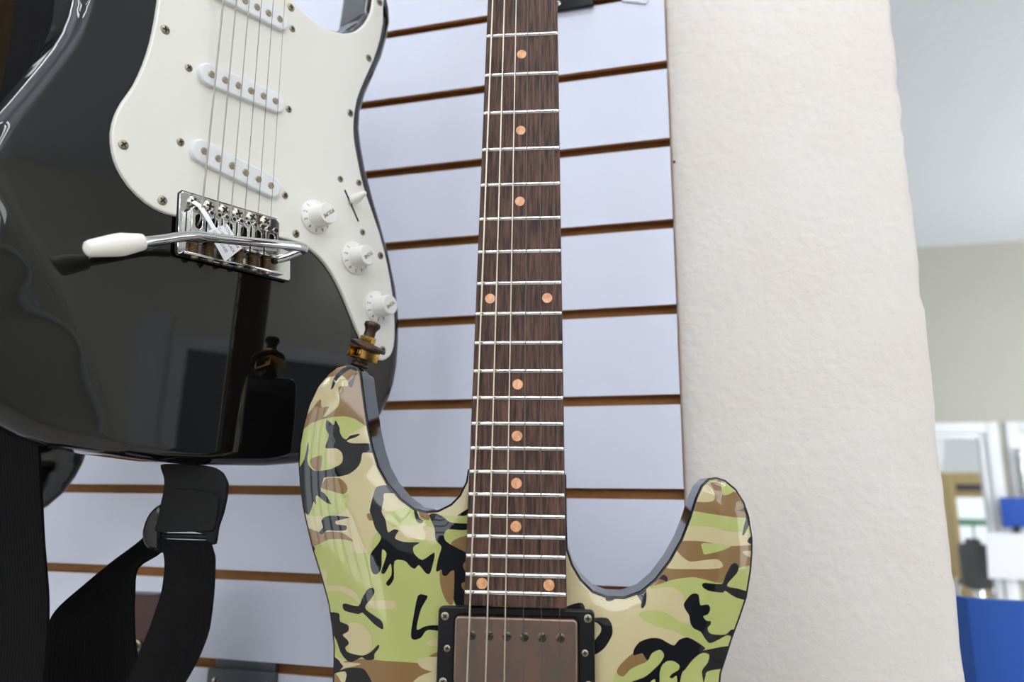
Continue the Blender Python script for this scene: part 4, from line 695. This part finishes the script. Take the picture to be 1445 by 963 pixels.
BE,RE=[[[-366.0,-332.0,14.8],[-327.4,-332.0,-0.2]],[[-425.7,-292.0,30.7],[-379.9,-292.0,17.1]],[[-457.4,-262.0,-13.5],[-395.9,-262.0,-28.7]],[[-448.1,-250.0,-118.3],[-387.6,-250.0,-129.4]],[[-448.8,-248.0,-192.4],[-388.6,-248.0,-200.9]],[[-446.8,-248.0,-279.2],[-387.1,-248.0,-284.7]],[[-446.8,-250.0,-353.0],[-386.3,-250.0,-356.2]],[[-442.0,-252.0,-404.2],[-378.4,-252.0,-405.7]],[[-435.8,-252.0,-422.0],[-372.1,-252.0,-422.9]],[[-429.8,-252.0,-439.5],[-367.0,-252.0,-439.7]],[[-423.2,-252.0,-464.9],[-361.0,-252.0,-464.3]],[[-415.7,-252.0,-489.6],[-355.3,-252.0,-488.1]],[[-411.2,-252.0,-505.6],[-351.0,-252.0,-503.6]],[[-406.2,-252.0,-521.3],[-346.9,-252.0,-518.7]],[[-403.0,-252.0,-536.7],[-344.2,-252.0,-533.7]],[[-400.8,-252.0,-551.9],[-342.6,-252.0,-548.4]],[[-399.4,-252.0,-568.0],[-341.8,-252.0,-564.0]],[[-397.3,-252.0,-585.2],[-340.3,-252.0,-580.7]],[[-393.9,-252.0,-610.2],[-338.3,-252.0,-605.0]]][-1],[[[-309.2,-215.0,-489.3],[-271.3,-215.0,-489.6]],[[-301.4,-218.6,-495.5],[-266.2,-218.6,-493.7]],[[-295.9,-222.1,-503.1],[-262.1,-222.1,-498.8]],[[-292.7,-225.7,-512.1],[-258.3,-225.7,-513.1]],[[-290.7,-229.2,-519.8],[-255.7,-229.2,-521.7]],[[-292.6,-232.8,-536.5],[-254.2,-232.8,-535.9]],[[-294.1,-236.3,-547.9],[-255.9,-236.3,-548.1]],[[-295.4,-239.9,-558.9],[-259.4,-239.9,-559.4]],[[-301.2,-243.4,-576.4],[-267.2,-243.4,-577.2]],[[-306.3,-247.0,-596.7],[-270.4,-247.0,-596.9]]][-1]
mid=lambda cx,y,z,w: ((cx-w,y,z),(cx+w,y,z))
ribbon('webbing',[BE,mid(-381,-240,-690,28),mid(-367,-232,-722,27),mid(-352,-238,-702,24),RE],1.8,M['web'],stp,label='webbing turning up at the bottom')
def wslab(pts,y0,y1,bev): return MB().slab([(p[0],p[2]+Z0) for p in pts],y0,y1,bev)
le=wslab(resample(smooth_loop([[-311.5,-216.0,-445.2],[-299.2,-216.0,-444.7],[-284.4,-216.0,-445.2],[-273.7,-216.0,-446.9],[-267.4,-216.0,-450.2],[-263.3,-216.0,-456.5],[-263.1,-216.0,-463.6],[-264.5,-216.0,-473.5],[-267.0,-216.0,-482.1],[-267.9,-216.0,-491.5],[-273.2,-216.0,-491.6],[-275.3,-216.0,-486.4],[-286.8,-216.0,-484.6],[-309.9,-216.0,-485.5],[-309.2,-216.0,-478.8],[-308.4,-216.0,-469.5],[-307.1,-216.0,-459.8],[-307.9,-216.0,-453.4]],3,.3),3),LY-3.2,LY-.4,.7).out('leather_end',M['leather'],stp,label='black leather strap end')
wslab(smooth_loop([[-300.5,-218.0,-461.8],[-295.7,-218.0,-459.7],[-280.6,-218.0,-460.4],[-270.5,-218.0,-462.4],[-266.8,-218.0,-465.6],[-266.9,-218.0,-477.9],[-269.1,-218.0,-484.1],[-285.2,-218.0,-484.9],[-306.7,-218.0,-485.3],[-305.5,-218.0,-478.7],[-303.7,-218.0,-469.0]],3,.3),LY-4.6,LY-3,.6).out('leather_flap',M['leather'],le)
wslab(smooth_loop([[-311.8,-210.0,-470.6],[-318.2,-210.0,-473.2],[-321.6,-210.0,-478.9],[-323.1,-210.0,-485.7],[-322.0,-210.0,-491.6],[-318.3,-210.0,-495.8],[-311.9,-210.0,-497.2],[-308.4,-210.0,-496.7]],4,.4),LY+.5,LY+6.5,2.2).out('buckle',M['gloss_plastic'],stp,label='black plastic slide buckle')
MB().tube([tuple(W(p)*1000) for p in [[-317.9,-208.0,-488.3],[-290.4,-213.0,-487.7],[-272.7,-214.0,-487.7]]],1.7,10).out('buckle_bar',M['blackplastic'],stp)

# ---------------- price tag hanging from the bridge
pt=thing('price_tag','small white printed price tag hanging on the chrome bridge','tag',STRAT@BRIDGE)
MB().slab([(-26.8,-18.5),(-13.1,-10.3),(-1.1,-24.8),(-13.3,-36.9)],-16.2,-15.9).out('tag_label',M['tag'],pt)
V=[]
for x,h,z in ((-33.6,7.5,1.8),(-31,12,-1.5),(-27,15,-9),(-20,16.1,-19)): V+=[(x-1.3,-h,z-1.0),(x+1.3,-h,z+1.0)]
MB().add(V+[(a,b_+.3,c) for a,b_,c in V],[(0,1,3,2),(2,3,5,4),(4,5,7,6),(8,10,11,9),(10,12,13,11),(12,14,15,13),(0,2,10,8),(2,4,12,10),(4,6,14,12),(1,9,11,3),(3,11,13,5),(5,13,15,7),(6,7,15,14),(0,8,9,1)]).out('tag_tail',M['tag'],pt)
ang=math.degrees(math.atan2(-24.8+10.3,-1.1+13.1))
dx,dz=-13.7,-8.2; ex,ez=12.0,-14.5
for r,(w0,w1) in enumerate((('ATON','GUITAR'),('C-100','MN BLACK'),('GTR','$214.00'))):
    for q,w_ in ((.2,w0),(.72,w1)):
        f_=.17+.3*r
        text('print',w_,3.1,M['ink'],pt,face_frame(-13.1+dx*f_+ex*q,-10.3+dz*f_+ez*q,16.25,ang),depth=.03,sx=.8)
